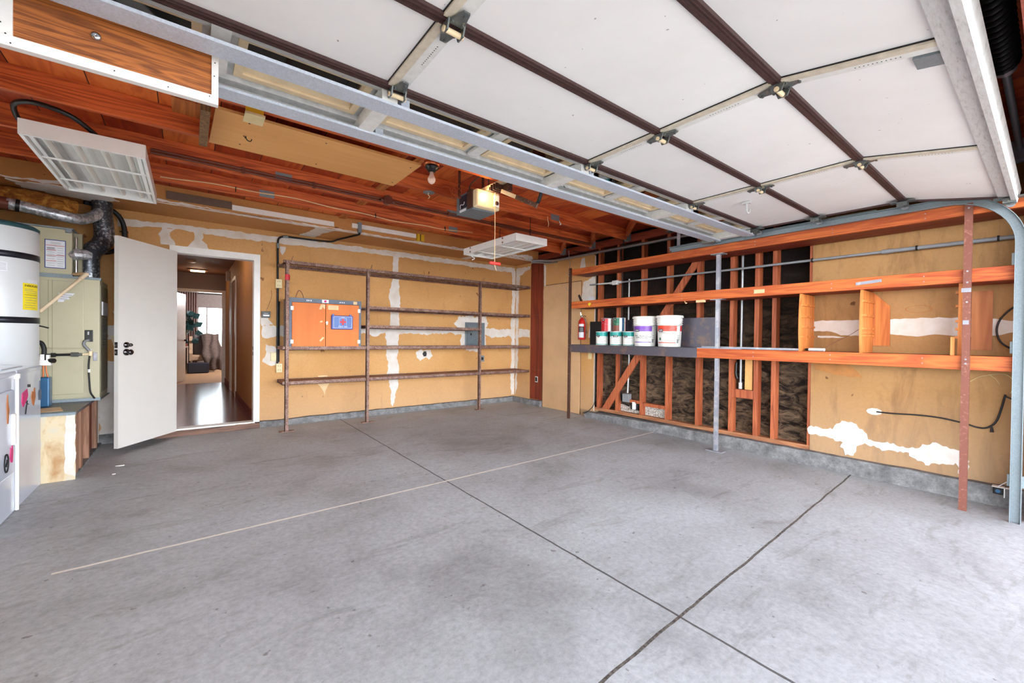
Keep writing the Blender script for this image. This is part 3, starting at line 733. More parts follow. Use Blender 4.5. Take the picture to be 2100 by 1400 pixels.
# left wall and front wall with the header (outside the picture, they close the room)
mb = MB(); mb.box(XL - 0.1, XL, 5.20, YB + 0.1, -0.05, 2.66); mb.box(XL - 0.1, XL, 0.0, 2.40, -0.05, 2.66); mb.box(XL - 0.1, XL, 2.40, 5.20, -0.05, 0.85); mb.box(XL - 0.1, XL, 2.40, 5.20, 2.12, 2.66)
struct(mb.build('wall_left', 'drywall'))
mb = MB()
for y0, y1, z0, z1 in ((2.40, 2.45, 0.85, 2.12), (5.15, 5.20, 0.85, 2.12), (3.77, 3.82, 0.85, 2.12), (2.45, 5.15, 0.85, 0.90), (2.45, 5.15, 2.07, 2.12)): mb.box(XL - 0.07, XL + 0.01, y0, y1, z0, z1)
added_window = struct(mb.build('added_window', 'white_semi'))  # unseen window, added to bring daylight to the back of the garage
mb = MB(); mb.box(XL - 0.04, XL - 0.035, 2.44, 5.16, 0.89, 2.08); mb.build('pane', 'glass', added_window)
mb = MB()
mb.box(XL - 0.1, -0.62, -0.02, 0.095, -0.05, 2.66); mb.box(4.47, XR + 0.12, -0.02, 0.095, -0.05, 2.66); mb.box(-0.62, 4.47, -0.02, 0.075, 2.14, 2.66)
wall_front = struct(mb.build('wall_front', 'beam_under'))
mb = MB(); mb.box(XL - 2.5, XR + 2.5, -1.5, -0.02, 2.40, 2.55)
struct(mb.build('added_eave', 'beam_under'))  # unseen overhang, added to keep high sky light off the front floor

# ---- door_1: casing, jamb, threshold; the leaf is a part
door_1 = MB()
door_1.box(-0.172, -0.112, YB - 0.02, YB, 0.075, 2.105 + 0.06); door_1.box(0.648, 0.712, YB - 0.02, YB, 0.075, 2.105 + 0.06); door_1.box(-0.172, 0.712, YB - 0.0205, YB, 2.105, 2.105 + 0.065)
door_1.box(-0.125, -0.105, YB - 0.012, YB + 0.13, 0.075, 2.105); door_1.box(0.645, 0.665, YB - 0.012, YB + 0.13, 0.075, 2.105); door_1.box(-0.125, 0.665, YB - 0.012, YB + 0.13, 2.095, 2.115)
door_1 = struct(door_1.build('door_1', 'white_semi'))
mb = MB(); mb.box(-0.12, 0.66, YB - 0.03, YB + 0.11, 0.064, 0.082); mb.build('threshold', 'white_semi', door_1)
mb = MB(); mb.prism(ragged([(-0.30, -0.02), (0.71, -0.02), (0.71, 0.062), (-0.30, 0.06)], 0.006, 0.04, 60), 'y', YB - 0.045, YB + 0.1); mb.build('step', 'step', door_1)
for z in (1.00, 0.93):
    mb = MB(); mb.box(0.641, 0.646, YB + 0.01, YB + 0.045, z - 0.022, z + 0.022); mb.build('strike_plate', 'dark_metal', door_1)
hx, hy = -0.104, 6.10; ex, ey = -0.530, 5.470
dv = Vector((ex - hx, ey - hy, 0)); L = dv.length; dv.normalize(); nv = Vector((-dv.y, dv.x, 0))   # nv points to the back side or front
if nv.x < 0: nv = -nv
def DP(s, n, z): return Vector((hx, hy, 0)) + dv * s + nv * n + Vector((0, 0, z))
def dbox(mb, s0, s1, n0, n1, z0, z1): mb.hull8([DP(s, n, z) for z in (z0, z1) for n in (n0, n1) for s in (s0, s1)])
mb = MB(); dbox(mb, 0, L, -0.038, 0, 0.062, 2.10)
leaf = mb.build('door_leaf', 'doorpaint', door_1)
for z, r in ((1.055, 0.028), (0.985, 0.032)):
    mb = MB()
    a = DP(L - 0.085, 0, z)
    mb.tube([a, a + nv * 0.012, a + nv * 0.014, a + nv * 0.03], [r, r, 0.012, 0.012], 20)
    mb.tube([a + nv * 0.028, a + nv * 0.034, a + nv * 0.048, a + nv * 0.058, a + nv * 0.06], [0.012, 0.024, 0.028, 0.02, 0.001] if z < 1 else [0.014, 0.016, 0.016, 0.012, 0.001], 20)
    mb.build('door_knob' if z < 1 else 'deadbolt', 'dark_nickel', leaf)
    mb = MB(); dbox(mb, L - 0.001, L + 0.002, -0.032, -0.006, z - 0.028, z + 0.028); mb.build('latch_plate', 'dark_metal', leaf)
    mb = MB(); dbox(mb, L + 0.001, L + 0.008, -0.026, -0.012, z - 0.010, z + 0.010); mb.build('latch_bolt', 'chrome', leaf)

# ---- hallway and far room beyond the door
HY0, HY1, HZ0, HZ1 = YB + 0.115, 11.5, 0.08, 2.50
mb = MB(); mb.box(-1.0, 0.665, YB + 0.1, HY1 + 0.05, HZ0 - 0.05, HZ0); floor_hall = struct(mb.build('floor_hall', 'hallfloor'))
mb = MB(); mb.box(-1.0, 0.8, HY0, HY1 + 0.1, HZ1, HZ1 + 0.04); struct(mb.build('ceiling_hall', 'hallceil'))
mb = MB(); mb.box(0.665, 0.765, HY0, HY1 + 0.1, HZ0 - 0.05, HZ1)
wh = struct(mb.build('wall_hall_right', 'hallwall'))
mb = MB(); mb.box(-1.1, -1.0, HY0, HY1 + 0.1, HZ0 - 0.05, HZ1); struct(mb.build('wall_hall_left', 'hallwall'))
mb = MB(); mb.box(0.650, 0.665, HY0, 8.75, HZ0, 0.18); mb.box(0.650, 0.665, 10.05, HY1, HZ0, 0.18); struct(mb.build('baseboard_hall', 'ply_dark'))
mb = MB(); mb.box(0.645, 0.665, 8.75, 8.84, HZ0, 2.20); mb.box(0.645, 0.665, 9.72, 9.81, HZ0, 2.20); mb.box(0.645, 0.665, 8.84, 9.72, 2.14, 2.20)
mb.box(0.645, 0.665, 9.98, 10.05, HZ0, 2.20)
struct(mb.build('trim_1', 'halldoor'))
mb = MB(); mb.box(-1.1, -0.32, HY1, HY1 + 0.1, HZ0, HZ1); mb.box(-0.32, 0.765, HY1, HY1 + 0.1, 2.10, HZ1)
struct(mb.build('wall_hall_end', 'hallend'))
mb = MB(); mb.box(-0.34, -0.27, HY1 - 0.02, HY1 + 0.11, HZ0, 2.09); mb.box(0.60, 0.665, HY1 - 0.02, HY1 + 0.11, HZ0, 2.09); mb.box(-0.34, 0.665, HY1 - 0.02, HY1 + 0.11, 2.09, 2.15)
struct(mb.build('trim_2', 'halldoor'))
# far room shell with its window
RY = 16.3
mb = MB(); mb.box(-2.2, 2.6, HY1 + 0.05, RY + 0.1, HZ0 - 0.06, HZ0 - 0.001); struct(mb.build('floor_bedroom', 'carpet'))
mb = MB(); mb.box(-2.2, 2.6, HY1 + 0.1, RY + 0.1, HZ1, HZ1 + 0.04); struct(mb.build('ceiling_bedroom', 'farwall'))
mb = MB(); mb.box(-2.2, 0.20, RY, RY + 0.1, HZ0, HZ1); mb.box(1.60, 2.6, RY, RY + 0.1, HZ0, HZ1); mb.box(0.20, 1.60, RY, RY + 0.1, HZ0, 0.62); mb.box(0.20, 1.60, RY, RY + 0.1, 2.04, HZ1)
struct(mb.build('wall_bedroom', 'farwall'))
mb = MB(); mb.box(-2.3, -2.2, HY1, RY + 0.1, HZ0, HZ1); mb.box(2.6, 2.7, HY1, RY + 0.1, HZ0, HZ1); mb.box(0.765, 2.7, HY1, HY1 + 0.1, HZ0, HZ1); mb.box(-2.3, -1.0, HY1, HY1 + 0.1, HZ0, HZ1)
struct(mb.build('wall_bedroom_sides', 'farwall'))
mb = MB()
for x0, x1, z0, z1 in ((0.20, 0.25, 0.62, 2.04), (1.55, 1.60, 0.62, 2.04), (0.25, 1.55, 0.62, 0.67), (0.25, 1.55, 1.99, 2.04), (0.44, 0.475, 0.67, 1.99)):
    mb.box(x0, x1, RY - 0.01, RY + 0.06, z0, z1)
window_1 = struct(mb.build('window_1', 'farwall'))
mb = MB(); mb.box(0.25, 1.55, RY + 0.03, RY + 0.036, 0.67, 1.99); mb.build('pane', 'glass', window_1)

# ================================================================ GARAGE DOOR (open, overhead)
gd = thing('garage_door', 'white sectional overhead garage door in open position with brown seams', 'garage door', (2.0, 1.2, 2.25))
DX0, DX1 = -0.54, 4.36
secs = [((2.26, 2.25), (1.777, 2.25)), ((1.777, 2.25), (1.286, 2.25)), ((1.286, 2.25), (0.727, 2.25)), ((0.727, 2.25), (0.175, 2.140))]
STX = (-0.52, 0.70, 1.955, 3.165, 4.31)
def secbox(mb, k, x0, x1, s0, s1, h0, h1):
    """box in the frame of section k: s metres from its far edge, h metres above its inner face"""
    (ya, za), (yb, zb) = secs[k]; d = Vector((0, yb - ya, zb - za)); Ls = d.length; d.normalize(); up = Vector((0, d.z, -d.y))
    o = Vector((0, ya, za))
    mb.hull8([o + Vector((x, 0, 0)) + d * s_ + up * h for h in (h0, h1) for s_ in (s0, s1) for x in (x0, x1)])
def seclen(k):
    (ya, za), (yb, zb) = secs[k]; return math.hypot(yb - ya, zb - za)
for k in range(4):
    Ls = seclen(k); mb = MB()
    if k: secbox(mb, k, DX0, DX1, 0.0, Ls, 0.008, 0.045)
    else:
        secbox(mb, 0, DX0, DX1, 0.0, 0.14, 0.022, 0.045); secbox(mb, 0, DX0, DX1, 0.425, Ls, 0.010, 0.045)
        secbox(mb, 0, DX0, -0.40, 0.14, 0.425, 0.022, 0.045)
        edges = []
        for a, b in zip(STX[:-1], STX[1:]):
            secbox(mb, 0, a - 0.07, a + 0.07, 0.14, 0.425, 0.021, 0.045); secbox(mb, 0, (a + b) / 2 - 0.06, (a + b) / 2 + 0.06, 0.14, 0.425, 0.021, 0.045)
        secbox(mb, 0, 4.24, DX1, 0.14, 0.425, 0.021, 0.045)
    sec = mb.build('door_section', 'panel' if k else 'railwhite', gd)
    # stiles
    if k:
        for x in STX[:4]:
            mb = MB(); secbox(mb, k, x - 0.028, x + 0.002, 0.02, Ls - 0.02, -0.006, 0.010); mb.mat(1); secbox(mb, k, x + 0.004, x + 0.052, 0.02, Ls - 0.02, 0.0, 0.010)
            mb.mat(2); secbox(mb, k, x + 0.001, x + 0.005, 0.02, Ls - 0.02, 0.004, 0.011); secbox(mb, k, x - 0.031, x - 0.028, 0.02, Ls - 0.02, 0.003, 0.011)
            for q in range(11): secbox(mb, k, x + 0.030, x + 0.034, Ls * 0.45 + q * 0.013, Ls * 0.45 + q * 0.013 + 0.004, -0.0006, 0.002)
            mb.build('stile', ['stile', 'stile_w', 'dark_metal'], sec)
    else:
        for x in STX:
            mb = MB(); secbox(mb, 0, x - 0.035, x + 0.035, 0.02, Ls - 0.03, -0.048, 0.012); mb.build('stile', 'stile_w', sec)
        for a, b in zip(STX[:-1], STX[1:]):
            m_ = (a + b) / 2; mb = MB(); secbox(mb, 0, m_ - 0.03, m_ + 0.03, 0.13, Ls - 0.03, -0.006, 0.012); mb.build('stile', 'stile_w', sec)
        # stepped top rail
        mb = MB(); secbox(mb, 0, DX0, DX1, 0.0, 0.05, -0.02, 0.022); secbox(mb, 0, DX0, DX1, 0.05, 0.10, 0.0, 0.022); mb.build('top_rail', 'railwhite', sec)
        mb = MB(); secbox(mb, 0, DX0, DX1, 0.425, 0.452, 0.0, 0.012); mb.build('bottom_rail', 'scuff', sec)
        for a, b in zip(STX[:-1], STX[1:]):
            m_ = (a + b) / 2
            for x0, x1 in ((a + 0.06, m_ - 0.055), (m_ + 0.055, b - 0.06)):
                mb = MB()
                for (u0, u1, s0, s1) in ((x0, x1, 0.135, 0.165), (x0, x1, 0.405, 0.430), (x0, x0 + 0.03, 0.165, 0.405), (x1 - 0.03, x1, 0.165, 0.405)):
                    secbox(mb, 0, u0, u1, s0, s1, 0.006, 0.05)
                secbox(mb, 0, x0 + 0.03, x1 - 0.03, 0.165, 0.180, 0.015, 0.05)
                mb.build('window_frame', 'winframe', sec)
                mb = MB(); secbox(mb, 0, x0 + 0.02, x1 - 0.02, 0.16, 0.41, 0.034, 0.037); mb.build('pane', 'glass', sec)
    # brown rails either side of the joint
    mb = MB()
    if k: secbox(mb, k, DX0, DX1, 0.001, 0.022, -0.005, 0.02); secbox(mb, k, DX0, DX1, 0.008, 0.012, -0.009, 0)
    if k < 3: secbox(mb, k, DX0, DX1, Ls - 0.024, Ls - 0.001, -0.005, 0.02); secbox(mb, k, DX0, DX1, Ls - 0.014, Ls - 0.010, -0.009, 0)
    mb.build('seam_rail', 'brown_rail', sec)
# bottom rail with its lip
mb = MB(); secbox(mb, 3, DX0, DX1, seclen(3) - 0.075, seclen(3) + 0.012, -0.012, 0.01); secbox(mb, 3, DX0, DX1, seclen(3) - 0.012, seclen(3) + 0.012, -0.035, 0.05); mb.build('bottom_rail', 'scuff', gd)
mb = MB(); secbox(mb, 3, 2.015, 2.105, seclen(3) - 0.15, seclen(3) - 0.06, -0.006, 0.008); mb.build('bracket_plate', 'galv_dull', gd)
# edge rails
mb = MB()
for k in (1, 2, 3):
    secbox(mb, k, DX1 - 0.012, DX1 + 0.004, 0.0, seclen(k), -0.006, 0.045)
mb.build('end_rail', 'brown_rail', gd)
# two galvanized struts across the top section
for y0, y1, z0 in ((2.135, 2.235, 2.195), (1.805, 1.905, 2.190)):
    mb = MB(); mb.prism([(y0, z0 + 0.012), (y0 + 0.001, z0), (y1 - 0.001, z0), (y1, z0 + 0.012), (y1 - 0.003, z0 + 0.012), (y1 - 0.004, z0 + 0.004), (y0 + 0.004, z0 + 0.004), (y0 + 0.003, z0 + 0.012)], 'x', DX0, DX1 - 0.02)
    for x in STX: mb.box(x + 0.06, x + 0.10, y0 + 0.02, y1 - 0.02, z0 + 0.003, 2.246)
    mb.build('strut', 'galv', gd)
# hinges
def hinge(x, k, big=1.0):
    Lk = seclen(k); mb = MB(); w = 0.034 * big
    (ya, za), (yb, zb) = secs[k]; d = Vector((0, yb - ya, zb - za)).normalized(); up = Vector((0, d.z, -d.y)); e = Vector((x + 0.02, yb, zb))
    def V(u, s, h): return e + Vector((u, 0, 0)) + d * s + up * h
    def tri(sgn):
        base = [V(-w, sgn * 0.012, -0.008), V(w, sgn * 0.012, -0.008), V(w * 0.5, sgn * 0.085 * big, -0.008), V(-w * 0.2, sgn * 0.085 * big, -0.008)]
        top = [p - up * 0.006 for p in base]
        mb.add(base + top, [(0, 1, 2, 3), (4, 5, 6, 7), (0, 1, 5, 4), (1, 2, 6, 5), (2, 3, 7, 6), (3, 0, 4, 7)])
        for u, s in ((-w * 0.6, 0.03), (w * 0.6, 0.03), (w * 0.2, 0.07 * big)):
            mb.tube([V(u, sgn * s, -0.012), V(u, sgn * s, -0.022)], 0.006, 6)
    tri(-1); tri(1)
    for u in (-w, w * 0.8):
        q = [V(u, -0.03, -0.008), V(u, 0.03, -0.008), V(u, 0.018, -0.042), V(u, -0.018, -0.042)]
        mb.add(q + [p + Vector((0.006, 0, 0)) for p in q], [(0, 1, 2, 3), (4, 5, 6, 7), (0, 1, 5, 4), (1, 2, 6, 5), (2, 3, 7, 6), (3, 0, 4, 7)])
    mb.mat(1); mb.tube([V(-w * 1.15, 0, -0.032), V(w * 1.15, 0, -0.032)], 0.010 * big, 12)
    mb.build('hinge', ['hinge', 'winframe'], gd)
for k in (0, 1, 2):
    for x in STX[1:4]: hinge(x, k)
# end hinges with rollers running in the track
for k, y, z in ((0, 1.777, 2.25), (1, 1.286, 2.25), (2, 0.727, 2.25), (3, 0.20, 2.145)):
    mb = MB(); x = 4.30
    mb.box(x - 0.03, x + 0.035, y - 0.07, y + 0.07, z - 0.018, z - 0.010); mb.box(x - 0.03, x - 0.024, y - 0.03, y + 0.03, z - 0.05, z - 0.012); mb.box(x + 0.028, x + 0.034, y - 0.03, y + 0.03, z - 0.05, z - 0.012)
    mb.tube([(x - 0.04, y, z - 0.036), (x + 0.10, y, z - 0.036)], 0.006, 10); mb.mat(1)
    mb.tube([(x + 0.078, y, z - 0.036), (x + 0.098, y, z - 0.036)], 0.022, 18)
    mb.build('roller_hinge', ['hinge', 'steelbar'], gd)
mb = MB(); mb.box(4.20, 4.33, 2.20, 2.27, 2.205, 2.213); mb.box(4.29, 4.335, 2.17, 2.30, 2.18, 2.25); mb.tube([(4.26, 2.24, 2.225), (4.40, 2.24, 2.225)], 0.006, 10); mb.build('top_bracket', 'hinge', gd)
# lift handle bracket (pale loop)
mb = MB(); mb.tube([(3.47, 1.50, 2.25), (3.47, 1.50, 2.22), (3.475, 1.50, 2.19), (3.50, 1.50, 2.175), (3.525, 1.50, 2.19), (3.53, 1.50, 2.215)], 0.007, 8)
mb.box(3.455, 3.485, 1.47, 1.53, 2.240, 2.255); mb.build('lift_handle', 'railwhite', gd)
# bracket that takes the opener arm
mb = MB(); mb.box(1.94, 2.14, 2.17, 2.25, 2.252, 2.258); mb.box(2.015, 2.020, 2.20, 2.29, 2.25, 2.31); mb.box(2.055, 2.060, 2.20, 2.29, 2.25, 2.31)
mb.bar((1.95, 2.16, 2.252), (2.01, 2.30, 2.27), 0.03, 0.006); mb.bar((2.13, 2.16, 2.252), (2.07, 2.30, 2.27), 0.03, 0.006)
mb.build('arm_bracket', 'hinge', gd)

# tracks
def track(x, side, lab, ext):
    t = thing('door_track', lab, 'door track', (x, 0.14, fz(0.14)))
    # profile swept along a path: horizontal, curve, vertical
    path = [(ext, 2.195), (0.50, 2.195)]
    cy, cz, r = 0.50, 1.845, 0.35
    for k in range(1, 13):
        a = PI / 2 + k * (PI / 2) / 12
        path.append((cy + r * math.cos(a), cz + r * math.sin(a)))
    path.append((0.150, fz(0.15)))
    # U profile: web on the wall side, two lips
    prof = [(-0.016, -0.026), (0.020, -0.026), (0.020, 0.026), (-0.016, 0.026), (-0.016, 0.022), (0.017, 0.022), (0.017, -0.022), (-0.016, -0.022)]
    def sweep(pp, name, m):
        mb = MB(); n = len(prof); vs = []
        for i, (y, z) in enumerate(pp):
            a = pp[max(0, i - 1)]; b = pp[min(len(pp) - 1, i + 1)]; d = Vector((b[0] - a[0], b[1] - a[1])).normalized(); nr = Vector((-d.y, d.x))
            for (u, w) in prof: vs.append((x + u * side, y + nr.x * w, z + nr.y * w))
        fs = [tuple(range(n))]
        for i in range(len(pp) - 1):
            for j in range(n): fs.append((i * n + j, i * n + (j + 1) % n, (i + 1) * n + (j + 1) % n, (i + 1) * n + j))
        fs.append(tuple(range((len(pp) - 1) * n, len(pp) * n)))
        mb.add(vs, fs); return mb.build(name, m, t)
    sweep(path[:14], 'horizontal_track', 'galv_dull'); sweep(path[13:], 'vertical_track', 'galv_dull')
    mb = MB(); mb.box(x + side * 0.022, x + side * 0.026, 0.9, ext + 0.03, 2.190, 2.235); mb.box(x - side * 0.01, x + side * 0.026, 0.9, ext + 0.03, 2.228, 2.232); mb.build('track_angle', 'galv_dull', t)
    mb = MB(); mb.box(x + side * 0.02, x + side * 0.024, ext - 0.10, ext - 0.06, 2.235, 2.662)
    for q in range(9): mb.box(x + side * 0.0195, x + side * 0.025, ext - 0.085, ext - 0.075, 2.26 + q * 0.035, 2.27 + q * 0.035)
    mb.build('hanger_strap', 'steelbar', t)
    mb = MB(); mb.box(x + side * 0.022, x + side * 0.026, 0.098, 0.19, 0.2, 0.28); mb.box(x + side * 0.022, x + side * 0.026, 0.098, 0.19, 1.1, 1.18); mb.box(x + side * 0.022, x + side * 0.026, 0.098, 0.19, 1.7, 1.78)
    mb.build('jamb_bracket', 'galv_dull', t)
    return t
track(4.395, 1, 'galvanized curved garage door track at the right side of the opening', 2.72)
track(-0.575, -1, 'galvanized garage door track beside the left edge of the raised door', 2.24)

# torsion spring on its shaft
t = thing('torsion_spring', 'dark torsion spring and shaft above the garage opening', 'spring', (2.6, 0.165, 2.47))
mb = MB(); pts = []
for k in range(0, 26 * 12 + 1):
    a = 2 * PI * k / 12; pts.append((1.75 + 1.25 * k / (26 * 12), 0.165 + 0.042 * math.cos(a), 2.47 + 0.042 * math.sin(a)))
mb.tube(pts, 0.0145, 8); mb.build('coil', 'dark_metal', t)
mb = MB(); mb.tube([(-0.5, 0.165, 2.47), (4.5, 0.165, 2.47)], 0.016, 14); mb.build('shaft', 'galv_dull', t)
mb = MB(); mb.tube([(3.0, 0.165, 2.47), (3.07, 0.165, 2.47)], 0.038, 20); mb.build('cone', 'steelbar', t)
mb = MB(); mb.tube([(4.40, 0.165, 2.47), (4.42, 0.165, 2.47), (4.42, 0.165, 2.47), (4.45, 0.165, 2.47)], [0.07, 0.055, 0.055, 0.07], 24); mb.build('cable_drum', 'steelbar', t)
mb = MB(); mb.box(4.48, 4.49, 0.095, 0.21, 2.40, 2.54); mb.box(1.60, 1.61, 0.075, 0.21, 2.40, 2.54); mb.build('bearing_plate', 'galv_dull', t)

# ================================================================ OPENER
t = thing('door_opener', 'grey electric garage door opener with a lit ribbed light cover', 'garage door opener', (2.035, 3.15, 2.265))
mb = MB(); mb.bbox(1.91, 2.16, 3.055, 3.32, 2.265, 2.43, 0.008); mb.box(1.925, 2.145, 3.30, 3.33, 2.28, 2.42); body = mb.build('housing', 'panelgrey', t)
mb = MB(); mb.box(1.906, 1.911, 3.14, 3.26, 2.30, 2.41); mb.build('control_recess', 'navy', body)
mb = MB(); mb.box(1.904, 1.911, 3.15, 3.25, 2.272, 2.29); mb.box(1.905, 1.911, 3.065, 3.11, 2.275, 2.29); mb.build('label', 'paper_white', body)
mb = MB(); mb.tube([(1.905, 3.24, 2.30), (1.895, 3.22, 2.33), (1.90, 3.18, 2.325), (1.903, 3.17, 2.35)], 0.003, 6); mb.build('wire', 'paper_white', body)
mb = MB(); mb.box(1.90, 1.915, 3.05, 3.12, 2.272, 2.43); mb.build('side_bracket', 'rust_dark', body)
mb = MB()
mb.bbox(1.915, 2.155, 2.99, 3.055, 2.275, 2.425, 0.012)
for k in range(26): mb.box(1.925 + k * 0.0086, 1.928 + k * 0.0086, 2.988, 2.992, 2.285, 2.415)
lens = mb.build('light_cover', 'lens', t)
mb = MB(); mb.lathe((1.975, 2.985, 2.36), [(0.001, 0.0), (0.03, 0.0), (0.034, 0.006), (0.034, 0.010)], 'y', 24); mb.build('bulb_glow', 'litbulb', lens)
mb = MB(); mb.bbox(2.085, 2.14, 2.975, 2.990, 2.30, 2.40, 0.004); mb.mat(1); mb.lathe((2.112, 2.972, 2.33), [(0.001, 0), (0.018, 0), (0.018, 0.005)], 'y', 16); mb.build('light_switch', ['white', 'rust_dark'], lens)
mb = MB(); mb.bar((2.035, 3.10, 2.447), (2.035, 0.12, 2.41), 0.04, 0.03); mb.build('rail', 'winframe', t)
mb = MB(); mb.box(1.99, 2.08, 2.80, 2.92, 2.395, 2.425)
for q in range(3): mb.box(1.985, 1.99 + 0.09, 2.81 + q * 0.035, 2.82 + q * 0.035, 2.385, 2.435)
mb.box(2.05, 2.10, 2.74, 2.82, 2.37, 2.43); trolley = mb.build('trolley', 'rust_dark', t)
mb = MB(); mb.bar((2.035, 2.80, 2.372), (2.035, 2.55, 2.245), 0.012, 0.030); mb.mat(1); mb.bar((2.030, 2.60, 2.272), (2.030, 2.345, 2.140), 0.010, 0.034)
for u in (0.1, 0.35, 0.6): mb.tube([(2.02, 2.60 - 0.25 * u, 2.272 - 0.13 * u), (2.045, 2.60 - 0.25 * u, 2.272 - 0.13 * u)], 0.007, 8)
mb.build('straight_arm', ['winframe', 'rust_dark'], t)
mb = MB(); mb.tube([(2.045, 2.385, 2.160), (2.045, 2.355, 2.172), (2.045, 2.335, 2.200), (2.045, 2.315, 2.25), (2.045, 2.285, 2.30), (2.04, 2.26, 2.295)], [0.012, 0.014, 0.014, 0.013, 0.012, 0.012], 8); mb.build('curved_arm', 'dark_metal', t)
mb = MB(); mb.box(1.900, 1.905, 3.24, 3.275, 2.41, 2.662); mb.box(2.15, 2.155, 3.24, 3.275, 2.41, 2.662)
for q in range(6): mb.box(1.8985, 1.9065, 3.252, 3.263, 2.44 + q * 0.035, 2.45 + q * 0.035)
mb.build('hanger_strap', 'rust_dark', t)
mb = MB(); rnd = random.Random(5)
for q in range(10):
    x, y, z = 1.905, 3.25, 2.40
    pts = [(x, y, z)]
    for j in range(4):
        x += rnd.uniform(-0.05, 0.035); y += rnd.uniform(-0.03, 0.03); z += rnd.uniform(0.0, 0.055); pts.append((x, y, min(z, 2.6)))
    mb.tube(pts, 0.0016, 5)
mb.build('loose_wire', 'copper', t)
mb = MB(); mb.tube([(1.96, 3.18, 2.43), (1.95, 3.15, 2.50), (1.99, 3.10, 2.555), (2.03, 3.05, 2.58), (2.05, 3.02, 2.55), (2.06, 3.03, 2.49), (2.04, 3.06, 2.45)], 0.005, 8); mb.build('power_cord', 'black', t)
cord = thing('release_cord', 'thin cord with a red pull handle hanging from the opener trolley', 'pull cord', (2.08, 2.93, 1.785))
mb = MB(); mb.tube([(2.062, 2.93, 2.40), (2.064, 2.93, 1.80)], 0.0028, 6); mb.tube([(2.062, 2.93, 1.79), (2.072, 2.93, 1.765), (2.085, 2.93, 1.745)], 0.002, 6); mb.build('cord', 'blue_ink' if 0 else 'tape', cord)
mb = MB(); mb.bbox(2.010, 2.125, 2.918, 2.942, 1.787, 1.813, 0.008); mb.build('handle', 'red', cord)

# ================================================================ LAMPS
# bare bulb
t = thing('bulb_fixture', 'black and brass porcelain socket with a bare unlit bulb under a joist', 'ceiling light', (1.48, 2.955, 2.515))
mb = MB(); mb.lathe((1.48, 2.955, 2.515), [(0.001, 0), (0.058, 0), (0.058, -0.03), (0.050, -0.035), (0.001, -0.035)], 'z', 28); mb.build('canopy', 'copper', t)
mb = MB(); mb.lathe((1.48, 2.955, 2.48), [(0.05, 0), (0.052, -0.012), (0.036, -0.026), (0.026, -0.045), (0.001, -0.045)], 'z', 28); mb.build('socket', 'black', t)
mb = MB(); mb.lathe((1.48, 2.955, 2.437), [(0.001, 0.0), (0.014, 0), (0.015, -0.018), (0.022, -0.034), (0.030, -0.052), (0.030, -0.066), (0.022, -0.082), (0.010, -0.091), (0.0005, -0.093)], 'z', 24); mb.build('bulb', 'bulb', t)

# fluorescent fixtures
def fluorescent(name, label, x0, x1, y0, y1, z0, z1, tubes, hx):
    t = thing(name, label, 'ceiling light', ((x0 + x1) / 2, (y0 + y1) / 2, z0))
    mb = MB(); w = 0.018
    mb.box(x0, x0 + w, y0, y1, z0, z1); mb.box(x1 - w, x1, y0, y1, z0, z1); mb.box(x0 + w, x1 - w, y0, y0 + w, z0, z1); mb.box(x0 + w, x1 - w, y1 - w, y1, z0, z1)
    mb.box(x0 + w, x1 - w, y0 + w, y1 - w, z1 - 0.006, z1)
    for xx in (x0 + 0.03, x1 - 0.05): mb.box(xx, xx + 0.02, y0 + w, y1 - w, z0 + 0.012, z0 + 0.016)
    mb.build('housing', 'white', t)
    if tubes:
        mb = MB(); n = len(tubes)
        for i in range(n + 1):
            a = x0 + 0.05 if i == 0 else x1 - 0.05 if i == n else (tubes[i - 1] + tubes[i]) / 2
            mb.prism([(a - 0.040, z1 - 0.008), (a, z1 - 0.030), (a + 0.040, z1 - 0.008)], 'y', y0 + w, y1 - w)
        mb.build('reflector', 'white', t)
        for xt in tubes:
            mb = MB(); mb.tube([(xt, y0 + 0.07, z0 + 0.035), (xt, y1 - 0.07, z0 + 0.035)], 0.018, 16); tb = mb.build('tube', 'tube', t)
            mb = MB()
            for yy in (y0 + 0.045, y1 - 0.065): mb.box(xt - 0.014, xt + 0.014, yy, yy + 0.02, z0 + 0.018, z1 - 0.01)
            mb.build('lamp_holder', 'white', t)
        for yy in (y0 + (y1 - y0) * 0.34, y0 + (y1 - y0) * 0.74):
            mb = MB(); mb.box(x0 + w, x1 - w, yy, yy + 0.012, z0 + 0.004, z0 + 0.014); mb.build('cross_wire', 'white', t)
    mb = MB()
    for (sx, sy) in hx: mb.tube([(sx, sy, z1), (sx, sy, 2.515)], 0.004, 6)
    mb.build('hanger', 'dark_metal', t)
    return t
fl = fluorescent('fluorescent_fixture', 'open four-tube white fluorescent fixture above the water heater', -0.79, -0.228, 3.70, 4.93, 2.325, 2.415, (-0.70, -0.57, -0.44, -0.32), ((-0.5, 4.22), (-0.5, 4.836)))
FLX = [(-0.45, 3.78, 2.415), (-0.56, 3.66, 2.475), (-0.70, 3.64, 2.50), (-0.80, 3.72, 2.505), (-0.835, 3.86, 2.50), (-0.835, 4.0, 2.48), (-0.80, 4.10, 2.42)]
f2 = fluorescent('fluorescent_fixture', 'narrow white fluorescent fixture hanging near the back right corner', 2.83, 3.29, 3.62, 4.72, 2.235, 2.315, (2.98, 3.13), ((3.05, 3.64), (3.05, 4.22)))
mb = MB(); mb.prism([(2.90, 2.31), (2.93, 2.25), (3.05, 2.262), (3.06, 2.31)], 'y', 3.65, 4.5); mb.prism([(3.07, 2.31), (3.08, 2.262), (3.20, 2.25), (3.23, 2.31)], 'y', 3.65, 4.6); mb.build('ballast_cover', 'white', f2)
mb = MB()
for yy in (3.86, 4.55):
    for zz in (2.25, 2.298): mb.tube([(2.822, yy, zz), (2.832, yy, zz)], 0.011, 12)
mb.build('screw', 'chrome', f2)
